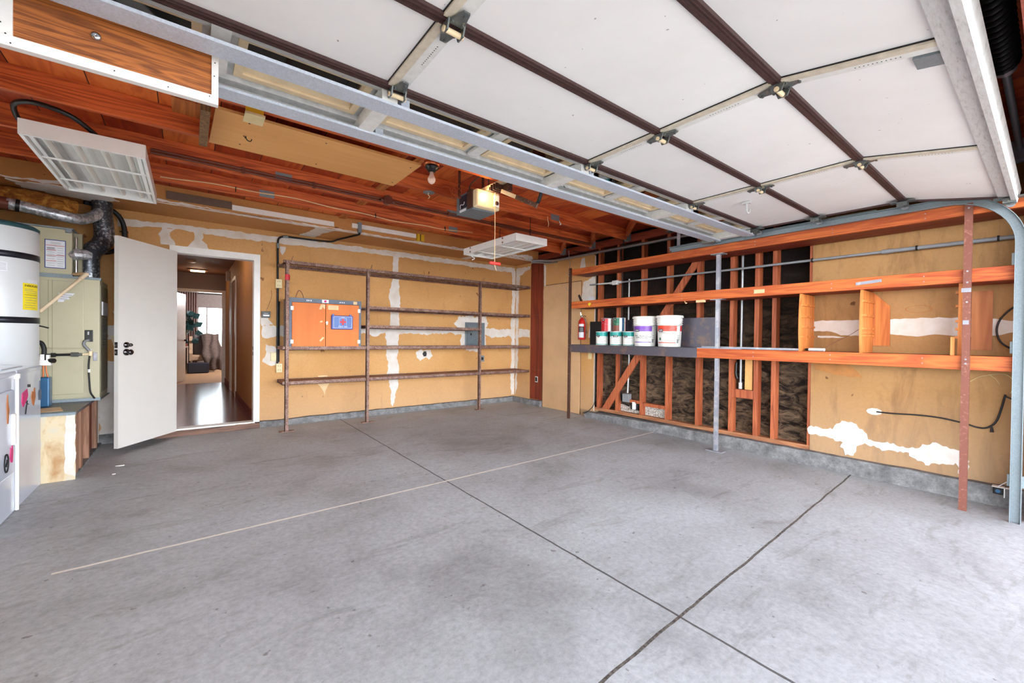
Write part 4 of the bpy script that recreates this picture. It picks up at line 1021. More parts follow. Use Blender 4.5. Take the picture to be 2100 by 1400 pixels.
mb = MB(); mb.tube([(2.88, 4.62, 2.235), (2.885, 4.60, 2.205), (2.90, 4.58, 2.19), (2.92, 4.60, 2.18), (2.905, 4.63, 2.17)], 0.007, 8); mb.build('lamp_end', 'white', f2)

# lamp light
ld = bpy.data.lights.new('opener bulb', 'POINT'); ld.energy = 1.3; ld.color = (1, 0.66, 0.34); ld.shadow_soft_size = 0.05
lo = bpy.data.objects.new('opener bulb', ld); C.objects.link(lo); lo.location = (1.99, 2.93, 2.37)

# ================================================================ THINGS ON THE CEILING AND THE SOFFIT
t = thing('cable', 'white plastic cable stapled along the joist next to the soffit', 'cable', (1.6, 4.81, 2.54))
mb = MB(); pts = []
for k in range(40):
    x = -0.2 + k * 0.0825; pts.append((x, 4.806, 2.555 + 0.018 * math.sin(x * 2.3) + 0.006 * math.sin(x * 9)))
mb.tube(pts, 0.006, 8); mb.build('sheath', 'tape', t)
mb = MB()
for x in (0.35, 1.7, 2.6): mb.box(x, x + 0.006, 4.797, 4.818, 2.53, 2.58)
mb.build('staple', 'dark_metal', t)
t = thing('pipe_run', 'brown painted conduit with a round junction box along a ceiling joist', 'pipe', (1.6, 4.19, 2.54))
for dz in (0, 0.024):
    mb = MB(); mb.tube([(-0.23, 4.188, 2.536 + dz), (4.65, 4.188, 2.536 + dz)], 0.009, 10); mb.build('pipe', 'brownpipe', t)
mb = MB(); mb.tube([(1.60, 4.20, 2.55), (1.60, 4.14, 2.55)], 0.045, 20); mb.tube([(1.53, 4.18, 2.55), (1.67, 4.18, 2.55)], 0.018, 12); mb.build('junction_box', 'brownpipe', t)
mb = MB()
for x in (0.35, 0.9, 2.3, 2.9, 3.5): mb.box(x, x + 0.02, 4.176, 4.20, 2.522, 2.575)
mb.build('pipe_strap', 'brownpipe', t)

t = thing('plywood_board', 'pale plywood board screwed flat under two red joists', 'board', (0.77, 3.32, 2.497))
mb = MB(); mb.hull8([(x, y, z) for z in (2.497, 2.514) for (x, y) in ((0.122, 3.035), (1.43, 3.035), (0.108, 3.60), (1.43, 3.60))]); mb.build('sheet', 'ply_pale', t)
mb = MB()
for x, y in ((0.30, 3.12), (0.28, 3.5), (0.75, 3.1), (0.78, 3.52), (1.38, 3.12), (1.39, 3.52)): mb.tube([(x, y, 2.4955), (x, y, 2.4975)], 0.006, 8)
mb.build('screw', 'dark_metal', t)
mb = MB(); mb.tube([(0.30, 3.33, 2.497), (0.305, 3.33, 2.475), (0.325, 3.33, 2.468), (0.335, 3.33, 2.485)], 0.003, 6); mb.tube([(0.302, 3.33, 2.480), (0.285, 3.32, 2.492)], 0.003, 6); mb.build('cup_hook', 'dark_metal', t)
t = thing('hanging_bracket', 'yellow wooden block with an ivory cap on the joist', 'bracket', (0.31, 2.93, 2.46))
mb = MB(); mb.box(0.262, 0.352, 2.905, 2.93, 2.475, 2.60); mb.build('block', 'yellowwood', t)
mb = MB(); mb.box(0.258, 0.36, 2.90, 3.03, 2.462, 2.4745); mb.build('cap', 'cream', t)
t = thing('ceiling_socket', 'grey octagonal junction box with a loose wire near the ceiling bulb', 'junction box', (1.76, 3.60, 2.51))
mb = MB(); mb.lathe((1.77, 3.59, 2.515), [(0.001, 0), (0.055, 0), (0.055, -0.006), (0.001, -0.006)], 'z', 8, smooth=False); mb.build('plate', 'galv_dull', t)
mb = MB(); mb.tube([(1.77, 3.59, 2.51), (1.765, 3.59, 2.49), (1.78, 3.59, 2.475), (1.765, 3.59, 2.455)], 0.004, 6); mb.build('wire', 'cream', t)
t = thing('ceiling_hook', 'pair of small ivory hooks screwed in the joist', 'hook', (3.30, 3.56, 2.50))
mb = MB(); mb.tube([(3.25, 3.57, 2.56), (3.24, 3.56, 2.52), (3.255, 3.56, 2.48), (3.25, 3.56, 2.44)], 0.004, 6); mb.build('hook', 'tape', t)
mb = MB(); mb.tube([(3.43, 3.565, 2.54), (3.42, 3.55, 2.52), (3.44, 3.55, 2.50), (3.425, 3.55, 2.49)], 0.005, 6); mb.build('hook', 'white', t)
t = thing('cable_bracket', 'pair of small brass clips at the end of the white strip', 'bracket', (2.56, 5.48, 2.53))
mb = MB(); mb.box(2.525, 2.56, 5.45, 5.50, 2.505, 2.60); mb.box(2.575, 2.63, 5.46, 5.50, 2.515, 2.60); mb.mat(1); mb.box(2.56, 2.575, 5.455, 5.50, 2.51, 2.60); mb.build('clip', ['yellowwood', 'dark_metal'], t)

# conduit from the soffit down the back wall
t = thing('conduit_run', 'dark conduit bending from the soffit down the wall beside the shelves', 'conduit', (0.905, 6.10, 0.80))
mb = MB(); mb.tube([(1.735, 5.475, 2.60), (1.735, 5.475, 2.49), (1.735, 5.49, 2.472), (1.70, 5.60, 2.468), (1.60, 5.96, 2.468), (1.57, 6.06, 2.46), (1.52, 6.10, 2.455), (1.30, 6.10, 2.445), (1.00, 6.10, 2.44), (0.93, 6.10, 2.42), (0.905, 6.10, 2.37), (0.905, 6.10, 1.87)], 0.012, 10); mb.build('upper_conduit', 'dark_metal', t)
mb = MB(); mb.tube([(0.905, 6.10, 1.78), (0.905, 6.10, 0.80)], 0.013, 10); mb.tube([(0.925, 6.11, 1.60), (0.925, 6.11, 0.82)], 0.008, 8); mb.build('lower_conduit', 'dark_metal', t)
mb = MB(); mb.box(1.715, 1.755, 5.455, 5.50, 2.49, 2.62); mb.mat(1); mb.tube([(0.905, 6.10, 2.28), (0.905, 6.10, 2.34)], 0.016, 10); mb.tube([(0.96, 6.10, 2.435), (1.02, 6.10, 2.442)], 0.016, 10); mb.build('connector', ['galv_dull', 'galv_dull'], t)
def outlet(name, label, cat, x, z, w, h, slots=True, mat_='cream', d=0.03, grp=None):
    t = thing(name, label, cat, (x, YB - d, z - h / 2), grp)
    mb = MB(); mb.bbox(x - w / 2, x + w / 2, YB - d, YB - 0.001, z - h / 2, z + h / 2, 0.003); mb.build('cover_plate', mat_, t)
    if slots:
        mb = MB()
        for dz in (-h * 0.22, h * 0.22):
            for dx in (-0.012, 0.012): mb.box(x + dx - 0.002, x + dx + 0.002, YB - d - 0.001, YB - d + 0.001, z + dz - 0.006, z + dz + 0.008)
        mb.build('socket_slots', 'dark_metal', t)
    return t
outlet('electrical_outlet', 'ivory outlet box halfway up the dark conduit beside the shelves', 'outlet', 0.915, 1.825, 0.07, 0.115, d=0.05)
outlet('electrical_outlet', 'ivory outlet box at the lower end of the dark conduit', 'outlet', 0.925, 0.745, 0.068, 0.115, d=0.05)
t = outlet('light_switch', 'ivory toggle switch on the wall between doorway and shelves', 'light switch', 0.866, 0.89, 0.066, 0.112, False)
mb = MB(); mb.box(0.861, 0.871, YB - 0.042, YB - 0.03, 0.885, 0.905); mb.build('toggle', 'cream', t)
t = outlet('wall_control', 'small black opener control with white button beside the doorway', 'control', 0.777, 1.425, 0.098, 0.082, False, 'black')
mb = MB(); mb.box(0.745, 0.812, YB - 0.034, YB - 0.029, 1.405, 1.422); mb.mat(1); mb.box(0.752, 0.80, YB - 0.031, YB - 0.029, 1.438, 1.441); mb.build('button', ['white', 'railwhite'], t)
t = thing('black_socket', 'black oval socket on a plaster patch between the shelves', 'outlet', (2.975, YB - 0.02, 0.85))
mb = MB(); mb.lathe((2.975, YB - 0.02, 0.895), [(0.001, 0), (0.030, 0.0), (0.034, 0.008), (0.034, 0.02)], 'y', 20); mb.box(2.955, 2.995, YB - 0.022, YB, 0.855, 0.935); mb.build('body', 'black', t)
t = thing('dryer_outlet', 'grey square outlet with round black socket at the right shelf post', 'outlet', (4.06, YB - 0.03, 0.74))
mb = MB(); mb.bbox(4.015, 4.10, YB - 0.03, YB, 0.745, 0.85, 0.004); mb.build('cover_plate', 'galv_dull', t)
mb = MB(); mb.lathe((4.055, YB - 0.034, 0.798), [(0.001, 0), (0.026, 0.0), (0.028, 0.01)], 'y', 20); mb.build('socket', 'black', t)
t = thing('breaker_panel', 'grey electrical breaker panel on the back wall behind the shelf post', 'breaker panel', (3.905, YB - 0.03, 1.02))
mb = MB(); mb.bbox(3.715, 4.10, YB - 0.035, YB, 1.02, 1.42, 0.006); mb.build('box', 'panelgrey', t)
mb = MB(); mb.bbox(3.745, 4.07, YB - 0.042, YB - 0.034, 1.05, 1.37, 0.003); mb.build('door', 'panelgrey', t)
mb = MB(); mb.bbox(3.80, 3.825, YB - 0.048, YB - 0.041, 1.20, 1.235, 0.003); mb.build('latch', 'dark_metal', t)

# ================================================================ STEEL SHELVING ON THE BACK WALL
t = thing('steel_shelving', 'rusty angle-iron shelving with five long levels against the back wall', 'shelving', (2.85, 5.9, 0.0))
SY0, SY1 = 5.685, 6.075
for x in (0.945, 1.922, 3.735):
    mb = MB(); mb.box(x - 0.02, x + 0.02, SY0 - 0.006, SY0, fz(5.69), 2.07); mb.box(x - 0.02, x - 0.014, SY0 - 0.006, SY0 + 0.035, fz(5.69), 2.07)
    mb.box(x - 0.075, x + 0.085, SY0 - 0.03, SY0 + 0.035, fz(5.69), fz(5.69) + 0.008)
    mb.build('post', 'rust', t)
mb = MB()
def angle_x(mb, x0, x1, y, z, s=1, h=0.045):
    mb.box(x0, x1, y, y + 0.005, z, z + h); mb.box(x0, x1, y, y + s * 0.035, z, z + 0.005)
def level(x0, x1, z, plank, cross=()):
    mb = MB(); angle_x(mb, x0, x1, SY0, z); angle_x(mb, x0, x1, SY1 - 0.005, z, -1)
    for c in (x0, x1 - 0.03) + tuple(cross): mb.box(c, c + 0.03, SY0, SY1, z + 0.002, z + 0.010)
    lv = mb.build('shelf', 'rust', t)
    if plank:
        for k in range(3):
            a = SY0 + 0.012 + k * (SY1 - SY0 - 0.02) / 3; b = a + (SY1 - SY0 - 0.02) / 3 - 0.004
            mb = MB(); mb.box(x0 + 0.01, x1 - 0.01, a, b, z + 0.012, z + 0.040); mb.build('plank', 'plankx', lv)
level(0.90, 4.78, 2.030, False, (2.30, 3.10))
level(1.90, 4.78, 1.530, False, (2.9, 3.6))
level(1.90, 3.74, 1.272, True)
level(0.90, 4.78, 0.985, True)
level(0.90, 4.78, 0.560, True)
mb = MB(); mb.box(0.92, 1.92, SY1 - 0.01, SY1 - 0.005, 1.62, 1.64); 
mb = MB(); mb.lathe((0.945, 5.675, 1.83), [(0.025, 0), (0.028, 0.02), (0.028, 0.05), (0.024, 0.07)], 'z', 12); mb.build('tape_band', 'red_ink', t)
mb = MB()
for x, a in ((0.99, 0.3), (1.95, 0.5), (1.975, -0.3), (3.76, 0.5), (3.79, 0.4), (2.75, -0.4), (4.55, 0.6)):
    mb.tube([(x, SY0 + 0.01, 2.06), (x + 0.02 * a, SY0 - 0.005, 2.10), (x + 0.05 * a, SY0 - 0.01, 2.13)], 0.002, 5)
mb.build('wire_end', 'dark_metal', t)

# cabinet standing on the shelf
t = thing('wall_cabinet', 'grey cabinet with two orange hardboard doors on the left end of the shelving', 'cabinet', (1.40, 5.9, 1.026))
cx0, cx1, cz0, cz1, cyf = 0.972, 1.838, 1.026, 1.630, 5.715
mb = MB(); w = 0.028
mb.box(cx0, cx0 + 0.016, cyf + 0.0, 6.07, cz0, cz1); mb.box(cx1 - 0.016, cx1, cyf, 6.07, cz0, cz1); mb.box(cx0 + 0.016, cx1 - 0.016, cyf, 6.07, cz0, cz0 + 0.016); mb.box(cx0 + 0.016, cx1 - 0.016, cyf, 6.07, cz1 - 0.05, cz1); mb.box(cx0, cx1, 6.055, 6.07, cz0, cz1)
mb.box(cx0, cx0 + w, cyf - 0.006, cyf, cz0, cz1); mb.box(cx1 - w, cx1, cyf - 0.006, cyf, cz0, cz1); mb.box(cx0, cx1, cyf - 0.007, cyf, cz1 - 0.052, cz1)
mb.build('carcass', 'cabgrey', t)
dx = [(cx0 + w + 0.002, 1.385), (1.391, cx1 - w - 0.002)]
doors = []
for i, (a, b) in enumerate(dx):
    mb = MB(); mb.bbox(a, b, cyf - 0.012, cyf + 0.002, cz0 + 0.004, cz1 - 0.056, 0.002); d_ = mb.build('door', 'hardboard', t); doors.append(d_)
    for zz in (1.09, 1.50):
        mb = MB(); x = a if i == 0 else b
        mb.box(x - 0.016, x + 0.016, cyf - 0.016, cyf - 0.011, zz - 0.024, zz + 0.024); mb.build('hinge', 'white_semi', d_)
mb = MB(); mb.tube([(1.402, cyf - 0.012, 1.335), (1.402, cyf - 0.026, 1.335)], 0.012, 14); mb.box(1.396, 1.408, cyf - 0.024, cyf - 0.012, 1.31, 1.345); mb.build('lock', 'chrome', doors[1])
mb = MB(); mb.box(1.418, 1.545, cyf - 0.0135, cyf - 0.012, 1.500, 1.556)
for k in range(4): mb.mat(1); mb.box(1.43, 1.53, cyf - 0.0142, cyf - 0.0135, 1.510 + k * 0.011, 1.5115 + k * 0.011)
mb.build('paper_note', ['tape', 'grey_cushion'], doors[1])
for pts, nm in (([(1.345, 1.565), (1.385, 1.56), (1.378, 1.50), (1.35, 1.53)], 0), ([(1.31, 1.50), (1.34, 1.50), (1.36, 1.57), (1.33, 1.56)], 1), ([(1.32, 1.345), (1.345, 1.36), (1.355, 1.34), (1.325, 1.33)], 2), ([(1.315, 1.105), (1.33, 1.09), (1.375, 1.14), (1.355, 1.15)], 3)):
    mb = MB(); mb.prism(pts, 'y', cyf - 0.0135, cyf - 0.012); mb.build('tape', 'tape', doors[0])
mb = MB(); mb.box(1.345, 1.425, cyf - 0.008, cyf - 0.007, 1.583, 1.624); mb.mat(1); mb.lathe((1.385, cyf - 0.0088, 1.604), [(0.001, 0), (0.015, 0), (0.015, 0.0008)], 'y', 12); mb.build('sticker', ['paper_white', 'magenta'], t)
mb = MB(); mb.box(1.735, 1.783, cyf - 0.008, cyf - 0.007, 1.583, 1.622); mb.build('sticker', 'tape', t)
mb = MB()
for x in (1.165, 1.185, 1.21): mb.box(x, x + 0.012, cyf - 0.008, cyf - 0.007, 1.595, 1.612)
for x in (1.56, 1.585, 1.61): mb.box(x, x + 0.012, cyf - 0.008, cyf - 0.007, 1.592, 1.607)
mb.build('marking', 'paper_white', t)
mb = MB(); mb.tube([(1.08, 5.95, 1.63), (1.10, 5.95, 1.70), (1.125, 5.95, 1.745), (1.16, 5.95, 1.71), (1.185, 5.95, 1.63)], 0.004, 6); mb.build('wire_loop', 'brownpipe', t)

t = thing('first_aid_kit', 'blue first aid case with a red cross on the cabinet door', 'first aid kit', (1.585, 5.67, 1.25))
fx0, fx1, fz0, fz1, fy = 1.452, 1.718, 1.250, 1.428, 5.662
mb = MB(); mb.bbox(fx0, fx1, fy, cyf - 0.0125, fz0, fz1, 0.008); mb.box(fx0 + 0.01, fx0 + 0.035, fy + 0.015, fy + 0.035, fz1 - 0.002, fz1 + 0.018); mb.box(fx1 - 0.04, fx1 - 0.015, fy + 0.015, fy + 0.035, fz1 - 0.002, fz1 + 0.018); kit = mb.build('case', 'blue_case', t)
mb = MB(); mb.box(fx0 + 0.022, fx1 - 0.015, fy - 0.0015, fy, fz0 + 0.016, fz1 - 0.012); mb.mat(1)
a0, a1, b0, b1 = fx0 + 0.022, fx1 - 0.015, fz0 + 0.016, fz1 - 0.012
for (p, q, r_, s_) in ((a0, a1, b0, b0 + 0.003), (a0, a1, b1 - 0.003, b1), (a0, a0 + 0.003, b0, b1), (a1 - 0.003, a1, b0, b1), (1.545, 1.547, 1.30, 1.395), (1.633, 1.635, 1.30, 1.395), (1.545, 1.635, 1.394, 1.396)): mb.box(p, q, fy - 0.0025, fy - 0.001, r_, s_)
mb.build('label', ['blue_field', 'paper_white'], t)
mb = MB(); mb.box(1.577, 1.603, fy - 0.003, fy - 0.001, 1.308, 1.386); mb.box(1.551, 1.629, fy - 0.0032, fy - 0.001, 1.334, 1.360); mb.build('red_cross', 'red_ink', t)
text_mesh('FIRST AID', 0.026, 'paper_white', 'lettering', t, (1.590, fy - 0.003, 1.286), FACE_CAM, extrude=0.0008)
text_mesh('FIRST AID', 0.009, 'paper_white', 'lettering', t, (1.590, fy - 0.003, 1.405), FACE_CAM)

# ================================================================ TIMBER RACK ON THE RIGHT WALL
t = thing('timber_shelving', 'orange timber shelving with three long levels on steel posts along the stud wall', 'shelving', (4.6, 2.3, 0.0))
FX = 4.43
# shelves: front board and planks
def rshelf(y0, y1, z0, z1, front_mats=None):
    mb = MB(); mb.box(FX, FX + 0.038, y0, y1, z0, z1); sh = mb.build('shelf_board', 'beam_y', t, bevel=0.003)
    for k in range(2):
        a = FX + 0.040 + k * 0.153; mb = MB(); mb.box(a, a + 0.150, y0, y1, z0 + 0.004, z1 - 0.002); mb.build('plank', 'beam_under', sh, bevel=0.002)
    return sh
rshelf(0.11, 4.33, 2.088, 2.172)
s2 = rshelf(0.11, 4.33, 1.603, 1.700)
s3 = rshelf(0.11, 4.33, 0.974, 1.076)
mb = MB(); mb.box(FX - 0.004, FX, 2.41, 4.345, 0.970, 1.078); mb.box(FX - 0.004, FX + 0.34, 2.41, 4.345, 1.076, 1.080); mb.build('metal_edging', 'blacksteel', s3)
mb = MB(); mb.box(FX - 0.001, FX + 0.03, 1.95, 2.41, 1.076, 1.084); mb.box(FX + 0.10, FX + 0.13, 1.45, 2.41, 1.078, 1.098); mb.build('edge_angle', 'steelbar', s3)
mb = MB()
for y in (0.62, 1.2, 1.83, 2.6, 3.9):
    for z in (2.11, 2.145, 1.63, 1.67, 1.01, 1.05): mb.tube([(FX - 0.0015, y, z), (FX, y, z)], 0.004, 6)
mb.build('nail_head', 'steelbar', t)
mb = MB(); mb.box(4.425, 4.455, 4.352, 4.387, fz(4.37), 2.195); mb.mat(1)
for z in (2.15, 2.12, 1.66, 1.63, 1.08, 1.04): mb.tube([(4.423, 4.37, z), (4.425, 4.37, z)], 0.004, 6)
mb.build('post', ['rust_dark', 'steelbar'], t)
mb = MB(); mb.tube([(4.44, 4.37, 2.19), (4.45, 4.40, 2.30), (4.46, 4.43, 2.47)], 0.004, 6); mb.tube([(4.43, 4.36, 2.05), (4.42, 4.42, 2.14)], 0.003, 6); mb.tube([(4.43, 4.36, 1.83), (4.42, 4.44, 1.92)], 0.003, 6); mb.build('wire_end', 'steelbar', t)
mb = MB(); mb.box(4.470, 4.505, 2.195, 2.232, fz(2.2), 2.088); mb.box(4.44, 4.54, 2.15, 2.28, 2.080, 2.088); mb.box(4.44, 4.54, 2.13, 2.30, fz(2.2), fz(2.2) + 0.008); mb.box(4.44, 4.54, 2.15, 2.28, 1.597, 1.603); mb.build('post', 'steelbar', t)
mb = MB(); mb.box(4.400, 4.428, 0.372, 0.413, fz(0.39), 2.165); mb.mat(1); mb.box(4.396, 4.400, 0.372, 0.42, 1.53, 1.56); mb.box(4.397, 4.400, 0.38, 0.41, 1.30, 1.33)
for z in (2.13, 1.68, 1.60, 1.46, 1.05, 1.02): mb.tube([(4.3975, 0.392, z), (4.400, 0.392, z)], 0.006, 8)
mb.build('post', ['rust_red', 'steelbar'], t)
# slotted dividers with cleats
for (y, d) in ((1.425, 0), (0.985, 1), (0.415, 2)):
    mb = MB()
    if d < 2: mb.prism([(FX + 0.012, 1.076), (FX + 0.345, 1.076), (FX + 0.345, 1.60), (FX + 0.016, 1.60), (FX - 0.004, 1.45), (FX - 0.006, 1.25)], 'y', y, y + 0.018)
    else: mb.prism([(FX + 0.045, 1.076), (FX + 0.30, 1.076), (FX + 0.30, 1.62), (FX + 0.045, 1.62)], 'y', y + 0.008, y + 0.026)
    dv_ = mb.build('divider', 'divider', t)
    zs = ((1.20, 1.29, 1.385, 1.49) if d == 0 else (1.21, 1.235, 1.27, 1.38, 1.50) if d == 1 else (1.20, 1.26, 1.32, 1.43, 1.53))
    for z in zs:
        mb = MB(); mb.box(FX + 0.005, FX + 0.335, y - 0.012, y, z, z + 0.017)
        if d == 2: mb = MB(); mb.box(FX + 0.05, FX + 0.29, y + 0.026, y + 0.040, z, z + 0.017)
        mb.build('cleat', 'divider', dv_)
mb = MB(); mb.box(4.405, 4.428, 0.45, 0.47, 1.077, 1.21); mb.build('loose_cleat', 'divider', t)
mb = MB(); mb.bar((FX - 0.006, 1.03, 1.650), (FX - 0.006, 0.865, 1.664), 0.006, 0.024, (0, 0, 1)); mb.tube([(FX - 0.010, 1.02, 1.651), (FX - 0.016, 1.02, 1.651)], 0.007, 8); mb.tube([(FX - 0.010, 0.875, 1.663), (FX - 0.016, 0.875, 1.663)], 0.007, 8); mb.build('bottle_opener', 'steelbar', t)
mb = MB(); mb.box(FX - 0.002, FX, 1.735, 1.83, 1.632, 1.668); mb.build('paper_label', 'tape', t)
mb = MB(); mb.prism([(3.985, 1.618), (4.01, 1.655), (3.975, 1.668), (3.95, 1.655)], 'x', FX - 0.002, FX); mb.build('sticker', 'yellow', t)
mb = MB(); mb.tube([(FX + 0.03, 2.58, 1.603), (FX + 0.02, 2.56, 1.575), (FX, 2.54, 1.58)], 0.006, 6); mb.box(FX + 0.0, FX + 0.04, 2.34, 2.43, 1.578, 1.603); mb.build('clip', 'tape', t)

# steel sheets leaning at the back of the lower shelf
t = thing('steel_sheet', 'large dark steel sheet standing behind the buckets on the lower shelf', 'steel sheet', (4.76, 3.0, 1.08))
mb = MB(); mb.box(4.763, 4.768, 2.34, 3.78, 1.081, 1.428); mb.build('sheet', 'blacksteel', t)
t = thing('steel_sheet', 'small black steel plate standing left of the paint cans', 'steel sheet', (4.70, 4.1, 1.08))
mb = MB(); mb.box(4.68, 4.685, 3.93, 4.19, 1.081, 1.415); mb.build('sheet', 'dark_metal', t)

# paint cans and buckets
def label_band(mb, c, r, z0, z1, a0, a1, mat_i, n=20):
    mb.mat(mat_i); mb.lathe((c[0], c[1], 0), [(r, z0), (r, z1)], 'z', n, True, a0, a1)
def face_ang(x, y): return math.atan2(-y, -x)       # direction from the can towards the opening
def paint_can(name, label, x, y, z, r, h, body, bands, grp, badge=None, scrib=True):
    t = thing(name, label, 'paint can', (x, y, z), grp)
    mb = MB(); mb.lathe((x, y, z), [(0.001, 0), (r * 0.97, 0), (r * 1.01, 0.003), (r * 1.01, 0.006), (r, 0.008), (r, h - 0.008), (r * 1.03, h - 0.005), (r * 1.03, h), (r * 0.92, h), (r * 0.9, h - 0.006)], 'z', 32)
    cb = mb.build('body', body, t)
    mb = MB(); mb.lathe((x, y, z), [(r * 0.9, h - 0.006), (r * 0.8, h - 0.004), (r * 0.78, h - 0.007), (0.001, h - 0.007)], 'z', 32); mb.build('lid', 'steelbar', t)
    a = face_ang(x, y)
    for (z0, z1, w0, w1, m) in bands:
        mb = MB(); mb.lathe((x, y, z), [(r + 0.0008, z0 * h), (r + 0.0008, z1 * h)], 'z', 20, True, a + w0, a + w1); mb.build('label', m, t)
    if badge:
        mb = MB(); b0, b1, w0, w1 = badge
        mb.lathe((x, y, z), [(r + 0.0016, b0 * h), (r + 0.0016, b1 * h)], 'z', 8, True, a + w0, a + w1); mb.build('badge', 'black_ink', t)
        mb = MB(); mb.lathe((x, y, z), [(r + 0.0022, (b0 * 0.6 + b1 * 0.4) * h), (r + 0.0022, (b0 * 0.35 + b1 * 0.65) * h)], 'z', 8, True, a + w0 * 0.85 + w1 * 0.15, a + w1 * 0.85 + w0 * 0.15); mb.build('badge_lettering', 'railwhite', t)
    if scrib:
        rnd = random.Random(int(y * 1000)); mb = MB()
        for row, (zz, n) in enumerate(((0.52, 9), (0.34, 6))):
            for k in range(n):
                a_ = a - 0.75 + 1.4 * (k + (0 if row == 0 else 2.5)) / 9
                if rnd.random() < 0.15: continue
                up_ = rnd.choice((0.03, 0.05, 0.09)); ps = [(x + (r + 0.002) * math.cos(a_ + d), y + (r + 0.002) * math.sin(a_ + d), z + (zz + q) * h - (0.04 * h * k / 9)) for d, q in ((0, up_), (rnd.uniform(-0.02, 0.02), 0), (rnd.uniform(0.02, 0.06), rnd.uniform(0.0, up_)), (rnd.uniform(0.05, 0.09), rnd.uniform(-0.02, 0.01)))]
                mb.tube(ps, 0.0011, 4, False)
        mb.build('handwriting', 'black_ink', t)
    mb = MB()
    pts = []
    for k in range(13):
        b = -PI / 2 + PI * k / 12; pts.append((x + (r + 0.004) * math.cos(a + b), y + (r + 0.004) * math.sin(a + b), z + h * 0.80 - 0.30 * h * math.cos(b) * 0.9))
    mb.tube(pts, 0.0014, 5); mb.build('bail_handle', 'steelbar', t)
    return t
CR, CH = 0.083, 0.185
wide = (-1.45, 1.45)
paint_can('paint_can', 'white and teal paint can at the left end of the lower shelf', 4.585, 3.88, 1.0805, CR, CH, 'bucket', [(0.66, 0.96, *wide, 'teal'), (0.03, 0.08, *wide, 'teal')], 'paint cans on the shelf', (0.60, 0.74, -1.0, -0.4))
paint_can('paint_can', 'white and teal paint can below the brown and green labelled can', 4.585, 3.635, 1.0805, CR, CH, 'bucket', [(0.66, 0.96, *wide, 'teal'), (0.03, 0.08, *wide, 'teal')], 'paint cans on the shelf', (0.60, 0.74, -0.5, 0.3))
paint_can('paint_can', 'white and teal paint can half hidden by the purple labelled bucket', 4.585, 3.42, 1.0805, CR, CH, 'bucket', [(0.66, 0.96, *wide, 'teal'), (0.03, 0.08, *wide, 'teal')], 'paint cans on the shelf', (0.60, 0.74, -0.9, -0.3))
paint_can('paint_can', 'crimson and white paint can stacked on the leftmost teal can', 4.60, 3.80, 1.266, CR, CH, 'steelbar', [(0.04, 0.96, -1.5, 0.15, 'darkred'), (0.04, 0.96, 0.15, 0.62, 'bucket'), (0.10, 0.90, 0.62, 0.85, 'brownlab'), (0.04, 0.96, 0.85, 1.2, 'bucket'), (0.04, 0.96, 1.2, 1.5, 'darkred')], 'paint cans on the shelf', (0.78, 0.92, -1.0, -0.5), False)
paint_can('paint_can', 'green and brown labelled paint can stacked next to the crimson can', 4.60, 3.595, 1.266, CR, CH, 'steelbar', [(0.04, 0.45, -1.5, 0.0, 'brownlab'), (0.45, 0.96, -1.5, 0.0, 'greenlab'), (0.04, 0.96, 0.0, 0.4, 'bucket'), (0.04, 0.96, 0.4, 0.8, 'blue_tank'), (0.04, 0.96, 0.8, 1.2, 'bucket'), (0.04, 0.96, 1.2, 1.5, 'darkred')], 'paint cans on the shelf', (0.78, 0.92, -1.0, -0.5), False)
